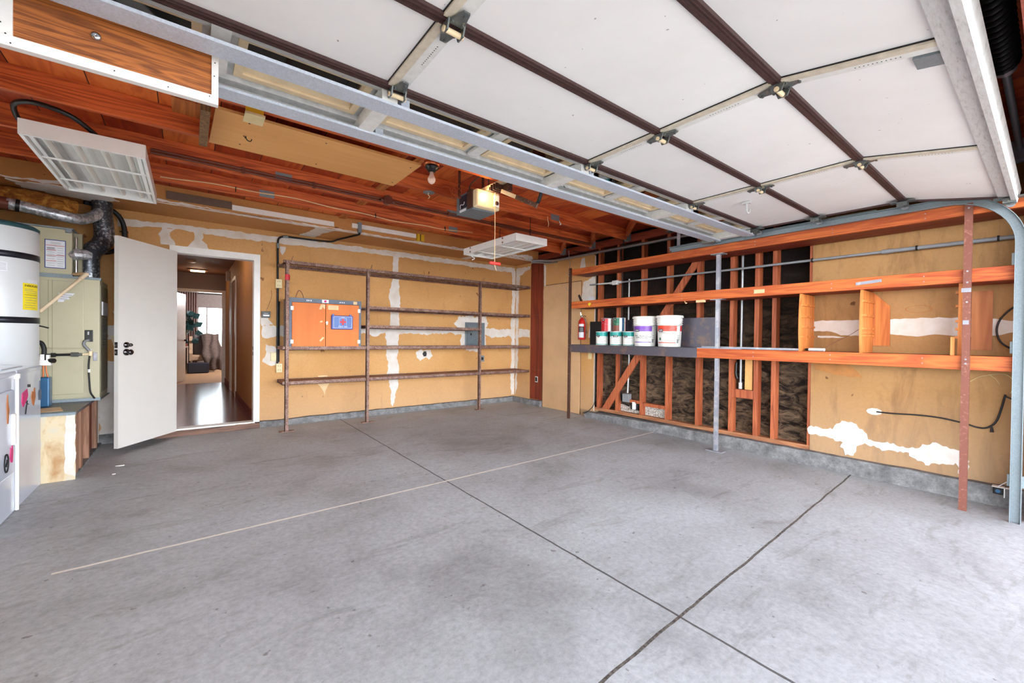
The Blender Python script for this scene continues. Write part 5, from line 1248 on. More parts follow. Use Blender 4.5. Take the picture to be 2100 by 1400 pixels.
def bucket(label, x, y, z, col, colname, seed):
    t = thing('paint_bucket', label, 'paint bucket', (x, y, z), 'paint buckets on the shelf')
    H, R0, R1 = 0.372, 0.128, 0.146
    def R(h): return R0 + (R1 - R0) * h / H
    mb = MB(); prof = [(0.001, 0), (R0 - 0.004, 0), (R0, 0.004)]
    for h0 in (0.262, 0.290, 0.316): prof += [(R(h0), h0), (R(h0) + 0.010, h0 + 0.002), (R(h0) + 0.010, h0 + 0.006), (R(h0) + 0.001, h0 + 0.009)]
    prof += [(R(0.335), 0.335), (R1 - 0.002, 0.345)]
    mb.lathe((x, y, z), prof, 'z', 40); mb.build('body', 'bucket', t)
    mb = MB(); mb.lathe((x, y, z), [(R1 + 0.001, 0.342), (R1 + 0.012, 0.345), (R1 + 0.012, 0.360), (R1 + 0.006, H), (R1 - 0.008, H), (R1 - 0.014, H - 0.010), (0.001, H - 0.010)], 'z', 40); mb.build('lid', 'bucket', t)
    a = face_ang(x, y)
    def band(name, h0, h1, w0, w1, m, off=0.001):
        mb = MB(); mb.lathe((x, y, z), [(R(h0) + off, h0), (R(h1) + off, h1)], 'z', 24, True, a + w0, a + w1); return mb.build(name, m, t)
    band('label', 0.185, 0.250, -1.3, 0.62, col); band('stripe', 0.045, 0.054, -1.2, 0.55, col)
    band('badge', 0.180, 0.210, -1.05, -0.55, 'black_ink', 0.002); band('badge_lettering', 0.190, 0.201, -1.0, -0.6, 'railwhite', 0.0028)
    if col == 'orange_red':
        band('label', 0.185, 0.250, 1.0, 1.4, 'darkred'); band('emblem', 0.078, 0.108, -0.98, -0.78, 'greenlab', 0.002)
    for k in range(5): band('small_print', 0.130 - k * 0.012, 0.135 - k * 0.012, 0.70, 1.0, 'railwhite' if k % 2 else 'grey_pvc', 0.0015)
    band('barcode', 0.045, 0.090, 0.66, 0.72 + 0.12, 'grey_pvc', 0.0015)
    rnd = random.Random(seed); mb = MB()
    rows = ((0.125, 14), (0.105, 11)) if col == 'purple' else ((0.168, 12),)
    for zz, n in rows:
        for k in range(n):
            a_ = a - 1.0 + 1.5 * k / 13
            if rnd.random() < 0.15: continue
            up_ = rnd.choice((0.006, 0.008, 0.015)); ps = [(x + (R(zz) + 0.003) * math.cos(a_ + d), y + (R(zz) + 0.003) * math.sin(a_ + d), z + zz + q - 0.012 * k / 13) for d, q in ((0, up_), (rnd.uniform(-0.02, 0.02), 0), (rnd.uniform(0.02, 0.05), rnd.uniform(0.0, up_)), (rnd.uniform(0.04, 0.075), rnd.uniform(-0.004, 0.002)))]
            mb.tube(ps, 0.0016, 4, False)
    mb.build('handwriting', 'black_ink', t)
    mb = MB(); pts = []
    for k in range(17):
        b = -PI / 2 - 0.35 + PI * k / 16; pts.append((x + (R1 + 0.008) * math.cos(a + b), y + (R1 + 0.008) * math.sin(a + b), z + 0.300 - 0.10 * max(0, math.cos(b + 0.35))))
    mb.tube(pts, 0.0018, 6); mb.build('bail_handle', 'steelbar', t)
bucket('white paint bucket with a purple label beside the small cans', 4.59, 3.185, 1.081, 'purple', 'purple', 3)
bucket('white paint bucket with an orange-red label beside the steel sheet', 4.59, 2.845, 1.081, 'orange_red', 'orange red', 4)

# adapter lying on the shelf with its cord
t = thing('power_adapter', 'grey cylindrical adapter with a black tip lying on the lower shelf', 'adapter', (4.50, 1.35, 1.077))
mb = MB(); mb.tube([(4.50, 1.38, 1.092), (4.50, 1.27, 1.092)], [0.014, 0.014], 14); mb.tube([(4.50, 1.27, 1.092), (4.50, 1.262, 1.092), (4.50, 1.256, 1.092)], [0.014, 0.016, 0.010], 14); mb.build('body', 'railwhite', t)
mb = MB(); mb.tube([(4.50, 1.41, 1.092), (4.50, 1.38, 1.092)], [0.009, 0.012], 12); mb.build('tip', 'black', t)
mb = MB(); mb.tube([(4.50, 1.27, 1.10), (4.55, 1.20, 1.16), (4.60, 1.10, 1.23), (4.62, 1.02, 1.30)], 0.002, 6); mb.build('cord', 'brownpipe', t)

# plywood pieces fixed to the wallboard
t = thing('plywood_offcut', 'five-sided golden plywood piece on the wall behind the middle divider', 'plywood', (4.79, 0.93, 1.13))
mb = MB(); mb.prism([(0.99, 1.135), (0.873, 1.135), (0.876, 1.478), (0.985, 1.60), (0.99, 1.60)], 'x', 4.782, 4.797); mb.build('sheet', 'divider', t)
t = thing('plywood_offcut', 'tall fir plywood rectangle on the wall right of the red-brown post', 'plywood', (4.79, 0.34, 1.11))
mb = MB(); mb.box(4.782, 4.797, 0.292, 0.40, 1.115, 1.565); mb.build('sheet', 'ply_fir', t)

# ---- fire extinguisher
t = thing('fire_extinguisher', 'red fire extinguisher hanging beside the tan door', 'fire extinguisher', (4.70, 4.37, 1.15))
ex_, ey_ = 4.715, 4.385
mb = MB(); mb.lathe((ex_, ey_, 1.15), [(0.001, 0), (0.052, 0.0), (0.056, 0.006), (0.056, 0.245), (0.050, 0.275), (0.034, 0.305), (0.018, 0.325), (0.016, 0.34)], 'z', 32); mb.build('cylinder', 'red', t)
mb = MB(); mb.lathe((ex_, ey_, 1.15), [(0.017, 0.335), (0.020, 0.338), (0.020, 0.365), (0.001, 0.37)], 'z', 16)
mb.bar((ex_, ey_, 1.505), (ex_ - 0.03, ey_ - 0.10, 1.455), 0.014, 0.008); mb.bar((ex_, ey_, 1.515), (ex_ - 0.02, ey_ - 0.09, 1.50), 0.014, 0.008); mb.bar((ex_, ey_ + 0.01, 1.50), (ex_ - 0.01, ey_ + 0.02, 1.56), 0.01, 0.01); mb.build('valve_lever', 'chrome', t)
a = face_ang(ex_, ey_)
for (z0, z1, m) in ((0.20, 0.235, 'paper_white'), (0.115, 0.195, 'black_ink'), (0.03, 0.112, 'paper_white')):
    mb = MB(); mb.lathe((ex_, ey_, 1.15), [(0.0568, z0), (0.0568, z1)], 'z', 16, True, a - 0.9, a + 0.6); mb.build('label', m, t)
mb = MB()
for k in range(5): mb.lathe((ex_, ey_, 1.15), [(0.0575, 0.125 + k * 0.013), (0.0575, 0.130 + k * 0.013)], 'z', 12, True, a - 0.7, a + 0.4)
mb.build('lettering', 'grey_pvc', t)
mb = MB(); mb.box(4.77, 4.80, 4.375, 4.395, 1.17, 1.46); mb.box(4.765, 4.80, 4.35, 4.42, 1.25, 1.27); mb.build('wall_bracket', 'steelbar', t)

t = thing('tool_handle', 'short black handle sticking up behind the left end of the middle shelf', 'tool', (4.52, 4.18, 1.70))
mb = MB(); mb.bar((4.50, 4.20, 1.702), (4.52, 4.27, 1.80), 0.028, 0.016, (1, 0, 0)); mb.build('grip', 'black', t)
t = thing('paper_card', 'small pale blue card tucked behind the middle shelf at its left end', 'paper', (4.70, 4.2, 1.70))
mb = MB(); mb.box(4.78, 4.783, 4.21, 4.32, 1.70, 1.79); mb.build('card', 'paper_white', t)

# ---- door_2: tan flush door beside the plywood strip
mb = MB(); mb.box(XR - 0.012, XR + 0.02, 4.487, 5.338, fz(5) + 0.004, 2.050)
door_2 = struct(mb.build('door_2', 'tan_door', bevel=0.003))
mb = MB(); mb.box(XR - 0.002, XR + 0.008, 4.474, 4.487, fz(5), 2.062); mb.box(XR - 0.002, XR + 0.008, 5.338, 5.352, fz(5), 2.062); mb.box(XR - 0.002, XR + 0.008, 4.474, 5.352, 2.050, 2.064); mb.build('door_gap_trim', 'grey_wood', door_2)
mb = MB(); mb.tube([(XR - 0.012, 4.56, 1.0), (XR - 0.022, 4.56, 1.0), (XR - 0.024, 4.56, 1.0), (XR - 0.045, 4.56, 1.0), (XR - 0.052, 4.56, 1.0), (XR - 0.07, 4.56, 1.0), (XR - 0.078, 4.56, 1.0)], [0.032, 0.03, 0.012, 0.012, 0.026, 0.028, 0.002], 20); mb.build('door_knob', 'dark_metal', door_2)
t = thing('light_switch', 'ivory switch plate below the lower timber shelf left of the studs', 'light switch', (XR - 0.01, 4.29, 0.86))
mb = MB(); mb.bbox(XR - 0.008, XR, 4.257, 4.323, 0.86, 0.965, 0.003); mb.build('cover_plate', 'cream', t)
t = thing('wall_outlet', 'small outlet opening with pale rim in the mahogany plywood strip', 'outlet', (XR - 0.02, 5.50, 0.42))
mb = MB(); mb.bbox(XR - 0.016, XR - 0.009, 5.465, 5.535, 0.40, 0.50, 0.003); mb.mat(1); mb.box(XR - 0.018, XR - 0.015, 5.475, 5.525, 0.415, 0.485); mb.build('socket', ['railwhite', 'black'], t)

# ---- conduits on the right wall
t = thing('grey_conduit', 'long grey plastic conduit running across the stud wall below the top shelf', 'conduit', (4.74, 2.2, 1.93))
mb = MB(); mb.tube([(4.745, 4.26, 1.968), (4.745, 4.10, 1.966)], 0.011, 10); mb.tube([(4.745, 3.70, 1.952), (4.745, 2.0, 1.945), (4.745, 0.9, 1.945)], 0.012, 12); mb.tube([(4.745, 0.9, 1.945), (4.745, 0.11, 1.942)], 0.016, 12)
mb.tube([(4.745, 0.93, 1.945), (4.745, 0.86, 1.945)], 0.019, 12); mb.build('pipe', 'grey_pvc', t)
mb = MB(); mb.bbox(4.72, 4.77, 3.74, 3.83, 1.925, 1.985, 0.004); mb.tube([(4.745, 3.83, 1.955), (4.745, 3.88, 1.955)], 0.018, 10); mb.tube([(4.745, 3.74, 1.955), (4.745, 3.68, 1.955)], 0.018, 10); mb.tube([(4.745, 4.10, 1.966), (4.745, 3.86, 1.957)], 0.012, 10); mb.build('junction_box', 'railwhite', t)
mb = MB()
for y in (1.44, 0.71, 0.27): mb.tube([(4.745, y - 0.006, 1.945), (4.745, y + 0.006, 1.945)], 0.021, 12)
mb.build('strap', 'dark_metal', t)
t = thing('steel_conduit', 'steel conduit along the top of the stud wall under the joist ends', 'conduit', (4.74, 3.2, 2.42))
mb = MB(); mb.tube([(4.60, 5.42, 2.47), (4.68, 5.30, 2.465), (4.74, 5.15, 2.45), (4.745, 4.9, 2.435), (4.745, 4.5, 2.432), (4.745, 2.0, 2.420), (4.745, 0.2, 2.415)], 0.020, 12); mb.tube([(4.62, 5.48, 2.45), (4.70, 5.35, 2.44), (4.76, 5.2, 2.42), (4.77, 5.0, 2.415)], 0.012, 10); mb.build('pipe', 'grey_emt', t)
t = thing('wire_drop', 'black cable looping from the ceiling down the edge of the open studs', 'cable', (4.78, 4.2, 1.2))
mb = MB(); mb.tube([(4.72, 4.60, 2.52), (4.75, 4.35, 2.46), (4.785, 4.22, 2.43), (4.79, 4.175, 2.38), (4.79, 4.170, 2.0), (4.79, 4.172, 1.2), (4.79, 4.17, 0.4), (4.78, 4.18, 0.20), (4.72, 4.20, 0.12), (4.70, 4.27, 0.06), (4.71, 4.33, 0.05)], 0.006, 8); mb.build('cable', 'rubber', t)
t = thing('wire_drop', 'black cable bundle hanging from a joist over the second stud bay', 'cable', (4.78, 3.75, 2.2))
mb = MB(); mb.tube([(4.70, 3.62, 2.51), (4.74, 3.66, 2.47), (4.79, 3.73, 2.40), (4.83, 3.755, 2.30), (4.86, 3.76, 2.0), (4.86, 3.765, 1.0), (4.86, 3.76, 0.40), (4.85, 3.72, 0.28), (4.84, 3.60, 0.24)], 0.009, 8); mb.build('cable', 'rubber', t)
t = thing('riser_pipe', 'white conduit dropping to an outlet box in the second stud bay', 'conduit', (4.84, 3.62, 0.35))
mb = MB(); mb.tube([(4.84, 3.625, 2.0), (4.84, 3.63, 1.05), (4.84, 3.61, 0.90), (4.83, 3.62, 0.42)], 0.010, 10); mb.build('pipe', 'railwhite', t)
mb = MB(); mb.bbox(4.79, 4.85, 3.57, 3.68, 0.295, 0.41, 0.004); mb.build('outlet_box', 'grey_pvc', t)
mb = MB(); mb.box(4.83, 4.86, 3.44, 3.57, 0.20, 0.30); mb.mat(1); mb.box(4.80, 4.85, 3.48, 3.52, 0.21, 0.31); mb.build('splice', ['dark_metal', 'white'], t)
t = thing('riser_pipe', 'grey riser pipe ending in a white cap between two studs', 'conduit', (4.85, 2.13, 0.62))
mb = MB(); mb.tube([(4.85, 2.125, 2.45), (4.85, 2.13, 0.70)], 0.014, 12); mb.build('pipe', 'grey_emt', t)
mb = MB(); mb.tube([(4.85, 2.13, 0.70), (4.85, 2.13, 0.632)], 0.019, 12); mb.build('cap', 'railwhite', t)
mb = MB(); mb.tube([(4.84, 2.17, 0.92), (4.835, 2.175, 0.80), (4.84, 2.16, 0.74)], 0.012, 8); mb.build('splice', 'black', t)
# black cord coming out of the wall
t = thing('extension_cord', 'black cord sagging along the lower wallboard behind the red-brown post', 'cord', (4.77, 0.6, 0.52))
mb = MB(); mb.tube([(4.799, 0.955, 0.553), (4.775, 0.84, 0.557), (4.775, 0.70, 0.567), (4.775, 0.56, 0.566), (4.775, 0.43, 0.545), (4.78, 0.36, 0.524), (4.785, 0.31, 0.528), (4.785, 0.265, 0.58), (4.785, 0.24, 0.68), (4.785, 0.222, 0.79)], 0.006, 8); mb.tube([(4.785, 0.22, 0.775), (4.785, 0.19, 0.76), (4.785, 0.12, 0.755)], 0.005, 8)
mb.tube([(4.785, 0.285, 0.545), (4.783, 0.283, 0.50)], [0.004, 0.010], 8); mb.build('cable', 'rubber', t)
t = thing('cable_loop', 'thick black cable looping out from the track at the upper right', 'cable', (4.77, 0.2, 1.1))
mb = MB(); mb.tube([(4.77, 0.11, 1.475), (4.77, 0.165, 1.455), (4.77, 0.22, 1.40), (4.77, 0.258, 1.335), (4.77, 0.270, 1.26), (4.77, 0.255, 1.19), (4.77, 0.22, 1.145), (4.77, 0.165, 1.120), (4.77, 0.11, 1.11)], 0.006, 8); mb.build('cable', 'rubber', t)
t = thing('thin_wires', 'fine loose wires hanging below the lower shelf at the far right', 'wire', (4.78, 0.27, 0.85))
mb = MB()
for pts in ([(4.785, 0.40, 0.87), (4.785, 0.36, 0.905), (4.785, 0.30, 0.93), (4.785, 0.24, 0.94), (4.785, 0.20, 0.92), (4.785, 0.18, 0.86), (4.785, 0.20, 0.80)], [(4.785, 0.30, 0.93), (4.785, 0.27, 0.90), (4.785, 0.25, 0.86)]): mb.tube(pts, 0.0016, 5)
mb.build('wire', 'cream', t)
# safety sensor
t = thing('safety_sensor', 'small white photo-eye sensor on a bracket above the curb', 'sensor', (4.70, 0.24, 0.05))
mb = MB(); mb.bbox(4.64, 4.69, 0.215, 0.265, 0.075, 0.125, 0.006); mb.mat(1); mb.tube([(4.639, 0.24, 0.10), (4.634, 0.24, 0.10)], 0.013, 14); mb.build('eye', ['dark_metal', 'blue_tank'], t)
mb = MB(); mb.box(4.635, 4.695, 0.21, 0.27, 0.126, 0.130); mb.box(4.635, 4.695, 0.208, 0.212, 0.06, 0.13); mb.bar((4.66, 0.21, 0.125), (4.70, 0.11, 0.14), 0.03, 0.004); mb.build('bracket', 'white', t)
mb = MB(); mb.tube([(4.66, 0.24, 0.13), (4.68, 0.20, 0.17), (4.72, 0.12, 0.18)], 0.003, 6); mb.build('wire', 'paper_white', t)

# ================================================================ LEFT SIDE
# raised platform
t = thing('water_heater_platform', 'low boxed platform with a worn white front panel and bare studs on its side', 'platform', (-1.2, 5.45, 0.0))
mb = MB(); mb.prism(ragged([(XL + 0.002, fz(4.8)), (-0.716, fz(4.8)), (-0.716, 0.515), (XL + 0.002, 0.515)], 0.002, 0.05, 70), 'y', 4.795, 4.81); mb.build('front_panel', 'platform', t)
mb = MB(); mb.prism(ragged([(-0.775, 0.05), (-0.717, 0.02), (-0.717, 0.512), (-0.768, 0.512)], 0.004, 0.02, 71), 'y', 4.792, 4.795); mb.build('joint_compound', 'mud', t)
mb = MB(); mb.box(XL + 0.002, -0.712, 4.787, 4.80, 0.512, 0.536); mb.box(XL + 0.002, -0.712, 4.787, 4.84, 0.533, 0.538); mb.build('edge_trim', 'galv_dull', t)
mb = MB(); mb.box(XL + 0.002, -0.712, 4.82, 6.11, 0.512, 0.5325); mb.build('deck', 'blacksteel', t)
for y0, y1 in ((4.812, 4.95), (5.05, 5.14), (5.42, 5.46), (5.85, 5.89)):
    mb = MB(); mb.box(-0.76, -0.722, y0, y1, fz(5) + 0.02, 0.512); mb.build('stud', 'stud_pale', t)
mb = MB(); mb.box(-0.78, -0.76, 5.15, 6.10, fz(5) + 0.02, 0.512); mb.build('inner_panel', 'ply_dark', t)
mb = MB(); mb.box(-0.80, -0.718, 4.81, 6.10, fz(6) - 0.02, 0.018); mb.build('base_plate', 'curb', t)
# sheet metal pan under the furnace, paper on the deck
t = thing('metal_pan', 'blue-grey sheet metal pan under the furnace', 'pan', (-1.1, 5.7, 0.534))
mb = MB(); mb.box(XL + 0.01, -0.655, 5.50, 6.10, 0.534, 0.540); mb.box(XL + 0.01, -0.655, 5.50, 5.505, 0.540, 0.562); mb.build('tray', 'galv_dull', t)
t = thing('paper_sheet', 'yellowed paper sheet lying on the platform top', 'paper', (-0.92, 5.0, 0.534))
mb = MB(); mb.hull8([(x, y, z) for z in (0.534, 0.537) for (x, y) in ((-1.06, 4.86), (-0.80, 4.90), (-1.06, 5.12), (-0.86, 5.16))]); mb.build('sheet', 'tape', t)

# furnace: lower cabinet and coil case
t = thing('furnace', 'beige upright furnace with an upper coil case behind the water heater', 'furnace', (-1.0, 5.8, 0.541))
FR = -0.667; FY = 5.55
mb = MB(); mb.box(-1.28, FR, FY, 6.02, 0.541, 1.668); cab = mb.build('cabinet', 'furnace', t, bevel=0.004)
mb = MB(); mb.box(-1.22, -0.775, FY - 0.012, FY, 1.026, 1.640); pu = mb.build('upper_door', 'furnace', t, bevel=0.004)
mb = MB(); mb.box(-1.22, -0.775, FY - 0.012, FY, 0.600, 1.018); pl = mb.build('lower_door', 'furnace', t, bevel=0.004)
mb = MB(); mb.box(-0.975, -0.972, FY - 0.014, FY - 0.012, 0.60, 1.64); mb.box(-1.00, -0.997, FY - 0.014, FY - 0.012, 1.03, 1.64); mb.build('seam', 'furnace_dark', t)
mb = MB(); mb.bbox(-0.768, -0.712, FY - 0.006, FY - 0.0001, 1.085, 1.195, 0.004); mb.mat(1); mb.box(-0.748, -0.738, FY - 0.009, FY - 0.005, 1.15, 1.18); mb.build('wire_inlet', ['black', 'railwhite'], t)
mb = MB(); mb.prism([(-0.94, 1.445), (-0.935, 1.53), (-0.83, 1.53), (-0.845, 1.51), (-0.87, 1.495), (-0.865, 1.475), (-0.90, 1.465), (-0.902, 1.448)], 'y', FY - 0.0135, FY - 0.012)
mb.mat(1)
for k, (a, b) in enumerate(((-0.925, -0.85), (-0.93, -0.86), (-0.925, -0.88))): mb.box(a, b, FY - 0.0142, FY - 0.0135, 1.510 - k * 0.018, 1.513 - k * 0.018)
mb.build('torn_label', ['paper_white', 'black_ink'], t)
mb = MB(); mb.bbox(-0.712, -0.683, FY - 0.004, FY - 0.0001, 0.905, 0.985, 0.004); mb.build('round_sticker', 'steelbar', t)
mb = MB(); mb.box(-0.7425, -0.722, FY - 0.004, FY - 0.0001, 0.985, 1.012); mb.build('sticker', 'paper_white', t)
# side of the cabinet: dark louvred wall
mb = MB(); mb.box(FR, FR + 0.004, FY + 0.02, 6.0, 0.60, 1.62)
mb.mat(1)
for k in range(12):
    for j in range(5): mb.box(FR + 0.003, FR + 0.006, FY + 0.12 + j * 0.05, FY + 0.15 + j * 0.05, 1.02 + k * 0.026, 1.036 + k * 0.026)
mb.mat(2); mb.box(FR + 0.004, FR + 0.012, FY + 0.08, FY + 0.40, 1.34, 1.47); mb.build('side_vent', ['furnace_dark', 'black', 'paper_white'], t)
mb = MB(); mb.box(-1.45, -0.855, FY + 0.02, 6.02, 1.705, 2.115); mb.build('coil_case', 'furnace', t, bevel=0.004)
mb = MB(); mb.box(-1.47, -0.845, FY + 0.0, 6.03, 2.115, 2.128); mb.box(-1.45, -0.66, FY + 0.01, FY + 0.06, 1.668, 1.690); mb.box(-1.45, -0.85, FY + 0.014, 6.02, 1.690, 1.705); mb.build('flange', 'galv_dull', t)
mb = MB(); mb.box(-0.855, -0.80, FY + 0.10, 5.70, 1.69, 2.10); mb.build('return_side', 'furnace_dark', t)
mb = MB()
mb.tube([(-0.835, FY + 0.07, 1.72), (-0.835, FY + 0.07, 2.06)], 0.012, 10); mb.build('condensate_tube', 'chrome', t)
mb = MB(); mb.tube([(-0.86, FY + 0.06, 1.885), (-0.82, FY + 0.03, 1.90), (-0.77, FY + 0.03, 1.90), (-0.735, FY + 0.05, 1.895)], [0.045, 0.05, 0.048, 0.035], 10, smooth=False); mb.build('foil_wrap', 'foil', t)
mb = MB(); mb.box(-1.027, -0.893, FY + 0.017, FY + 0.0195, 1.752, 2.010)
mb.mat(1)
for (a, b, c, d) in ((-1.027, -0.893, 2.003, 2.010), (-1.027, -0.893, 1.752, 1.759), (-1.027, -1.021, 1.752, 2.010), (-0.899, -0.893, 1.752, 2.010)): mb.box(a, b, FY + 0.0155, FY + 0.017, c, d)
mb.mat(2)
for (a, b, z) in ((-1.018, -0.902, 1.955), (-1.018, -0.955, 1.912), (-1.018, -0.955, 1.862), (-1.018, -0.955, 1.815), (-0.955, -0.902, 1.868)): mb.box(a, b, FY + 0.0155, FY + 0.017, z, z + 0.004)
mb.mat(3)
for k in range(9): mb.box(-1.01, -0.965, FY + 0.016, FY + 0.017, 1.775 + k * 0.02, 1.7775 + k * 0.02); mb.box(-0.948, -0.91, FY + 0.016, FY + 0.017, 1.775 + k * 0.02, 1.7775 + k * 0.02)
for k in range(2): mb.box(-0.99, -0.925, FY + 0.016, FY + 0.017, 1.972 + k * 0.012, 1.9745 + k * 0.012)
mb.mat(4); mb.box(-1.015, -0.965, FY + 0.0158, FY + 0.017, 1.932, 1.936); mb.box(-1.012, -0.96, FY + 0.0158, FY + 0.017, 1.923, 1.9265)
mb.build('service_label', ['paper_white', 'blue_ink', 'red_ink', 'grey_pvc', 'black_ink'], t)
mb = MB(); mb.bbox(-0.895, -0.853, FY - 0.005, FY + 0.018, 2.085, 2.115, 0.005); mb.build('bracket', 'galv_dull', t)
# electrical whip and gas line in front of the cabinet
mb = MB(); mb.tube([(-0.738, FY - 0.01, 1.10), (-0.745, FY - 0.03, 1.10), (-0.765, FY - 0.03, 1.085), (-0.768, FY - 0.03, 1.055), (-0.745, FY - 0.03, 1.02), (-0.725, FY - 0.03, 0.985), (-0.722, FY - 0.03, 0.955)], 0.011, 10); mb.build('flexible_whip', 'grey_pvc', t)
t = thing('gas_line', 'horizontal black gas pipe with brass valve in front of the furnace', 'pipe', (-0.95, 5.50, 0.95))
mb = MB(); mb.tube([(-1.06, FY - 0.05, 0.965), (-0.83, FY - 0.05, 0.968)], 0.011, 10); mb.tube([(-0.975, FY - 0.05, 0.966), (-0.945, FY - 0.05, 0.966)], 0.019, 10); mb.build('pipe', 'dark_metal', t)
mb = MB(); mb.tube([(-0.85, FY - 0.05, 0.968), (-0.80, FY - 0.05, 0.968)], 0.020, 8, smooth=False); mb.tube([(-0.80, FY - 0.05, 0.968), (-0.775, FY - 0.05, 0.968)], 0.013, 10); mb.build('union', 'hinge', t)
mb = MB(); mb.tube([(-0.775, FY - 0.05, 0.968), (-0.725, FY - 0.05, 0.972)], 0.010, 10); mb.tube([(-0.724, FY - 0.05, 0.955), (-0.722, FY - 0.05, 1.0)], 0.014, 10); mb.build('brass_fitting', 'winframe', t)
mb = MB(); mb.tube([(-0.728, FY - 0.05, 0.965), (-0.735, FY - 0.05, 0.85), (-0.73, FY - 0.05, 0.72), (-0.722, FY - 0.06, 0.62), (-0.70, FY - 0.08, 0.575), (-0.69, FY - 0.09, 0.56)], 0.007, 8); mb.mat(1); mb.tube([(-0.732, FY - 0.05, 0.80), (-0.732, FY - 0.05, 0.83)], 0.010, 8); mb.build('power_cord', ['rubber', 'white'], t)
t = bpy.data.objects['furnace']
mb = MB(); mb.hull8([(x, 6.0 + d, z) for z, xs in ((1.02, (-0.612, -0.570)), (1.14, (-0.645, -0.606))) for d in (0, 0.002) for x in xs]); mb.build('tag', 'winframe', t)
# ivory drain pipe
t = thing('drain_pipe', 'ivory drain pipe sloping from the coil case towards the water heater', 'pipe', (-0.9, 5.4, 1.35))
mb = MB(); mb.tube([(-0.742, 5.42, 1.700), (-0.993, 5.225, 1.340)], 0.013, 12); mb.tube([(-0.737, 5.425, 1.706), (-0.775, 5.39, 1.655)], 0.018, 12); mb.mat(1); mb.tube([(-0.84, 5.56, 1.712), (-0.76, 5.45, 1.708), (-0.735, 5.42, 1.705)], 0.014, 10); mb.build('pipe', ['beige_pipe', 'tape'], t)

# ducts
t = thing('flue_duct', 'crinkled foil flue duct elbow running from the furnace to the ceiling', 'duct', (-0.75, 5.83, 1.70))
def duct(pts, r, name, m, parent, n=20, rib=0.0, sub=6):
    # catmull-rom smoothing
    P_ = [Vector(p) for p in pts]; out = []
    for i in range(len(P_) - 1):
        p0, p1, p2, p3 = P_[max(0, i - 1)], P_[i], P_[i + 1], P_[min(len(P_) - 1, i + 2)]
        for k in range(sub):
            u = k / sub; out.append(0.5 * ((2 * p1) + (-p0 + p2) * u + (2 * p0 - 5 * p1 + 4 * p2 - p3) * u * u + (-p0 + 3 * p1 - 3 * p2 + p3) * u ** 3))
    out.append(P_[-1]); rs = [r * (1 + (rib if i % 2 else 0)) for i in range(len(out))]
    mb = MB(); mb.tube(out, rs, n); return mb.build(name, m, parent)
duct([(-0.775, 5.80, 1.672), (-0.775, 5.80, 1.80), (-0.775, 5.80, 1.90), (-0.755, 5.82, 1.975), (-0.70, 5.86, 2.05), (-0.675, 5.88, 2.13), (-0.68, 5.88, 2.25), (-0.69, 5.88, 2.36), (-0.69, 5.88, 2.486)], 0.078, 'vertical_duct', 'foil_dark', t, rib=0.03)
duct([(-1.42, 5.50, 2.28), (-1.20, 5.52, 2.27), (-1.0, 5.56, 2.245), (-0.86, 5.62, 2.235), (-0.80, 5.68, 2.25), (-0.74, 5.78, 2.31), (-0.70, 5.85, 2.38)], 0.048, 'branch_duct', 'foil', t, rib=0.02)
mb = MB(); mb.tube([(-1.19, 5.52, 2.268), (-1.165, 5.525, 2.266)], 0.054, 20); mb.tube([(-1.31, 5.51, 2.276), (-1.29, 5.51, 2.275)], 0.062, 20); mb.build('clamp_band', 'black', t)
mb = MB(); mb.tube([(-1.29, 5.51, 2.275), (-1.225, 5.52, 2.270)], 0.052, 20); mb.build('rusty_sleeve', 'brownpipe', t)
duct(FLX, 0.014, 'flexible_conduit', 'black', fl, n=12)
t = thing('insulated_duct', 'fat duct wrapped in yellow-brown fibreglass under the soffit', 'duct', (-1.2, 5.75, 2.28))
duct([(-1.66, 5.78, 2.375), (-1.4, 5.78, 2.37), (-1.15, 5.78, 2.365), (-0.98, 5.80, 2.35), (-0.91, 5.82, 2.34), (-0.885, 5.83, 2.335)], 0.105, 'insulation', 'fiber', t, rib=0.04)
t = thing('refrigerant_line', 'black insulated refrigerant line with thin copper curving down the wall', 'pipe', (-0.6, 6.0, 2.0))
duct([(-0.83, 5.95, 2.475), (-0.76, 5.98, 2.472), (-0.68, 6.0, 2.466), (-0.60, 6.03, 2.42), (-0.555, 6.05, 2.34), (-0.540, 6.06, 2.22), (-0.56, 6.06, 2.10), (-0.62, 6.04, 2.03), (-0.68, 6.02, 2.00), (-0.76, 6.0, 1.995)], 0.021, 'black_line', 'rubber', t)
duct([(-0.72, 6.02, 2.475), (-0.62, 6.05, 2.45), (-0.555, 6.08, 2.37), (-0.520, 6.09, 2.26), (-0.515, 6.09, 2.16)], 0.005, 'copper_line', 'copper', t, n=8)
mb = MB(); mb.tube([(-0.541, 6.06, 2.24), (-0.541, 6.06, 2.25)], 0.027, 12); mb.bar((-0.51, 6.06, 2.245), (-0.58, 6.06, 2.245), 0.01, 0.01); mb.build('cable_tie', 'black', t)

# water heater
t = thing('water_heater', 'tall white cylindrical water heater with two dark straps and a yellow label', 'water heater', (-1.235, 5.10, 0.534))
wx, wy, wr = -1.235, 5.10, 0.262
mb = MB(); mb.lathe((wx, wy, 0.534), [(0.001, 0.0), (wr - 0.01, 0), (wr, 0.01), (wr, 1.455), (wr - 0.004, 1.462)], 'z', 64); mb.build('tank', 'tank', t)
mb = MB(); mb.lathe((wx, wy, 1.99), [(wr + 0.003, -0.012), (wr + 0.004, 0.012), (wr - 0.02, 0.03), (0.001, 0.035)], 'z', 64); mb.build('lid', 'tank_top', t)
for z in (1.765, 1.262):
    mb = MB(); mb.lathe((wx, wy, z), [(wr + 0.0005, -0.024), (wr + 0.004, -0.024), (wr + 0.004, 0.024), (wr + 0.0005, 0.024)], 'z', 64); mb.build('seismic_strap', 'strap', t)
aw = face_ang(wx, wy)
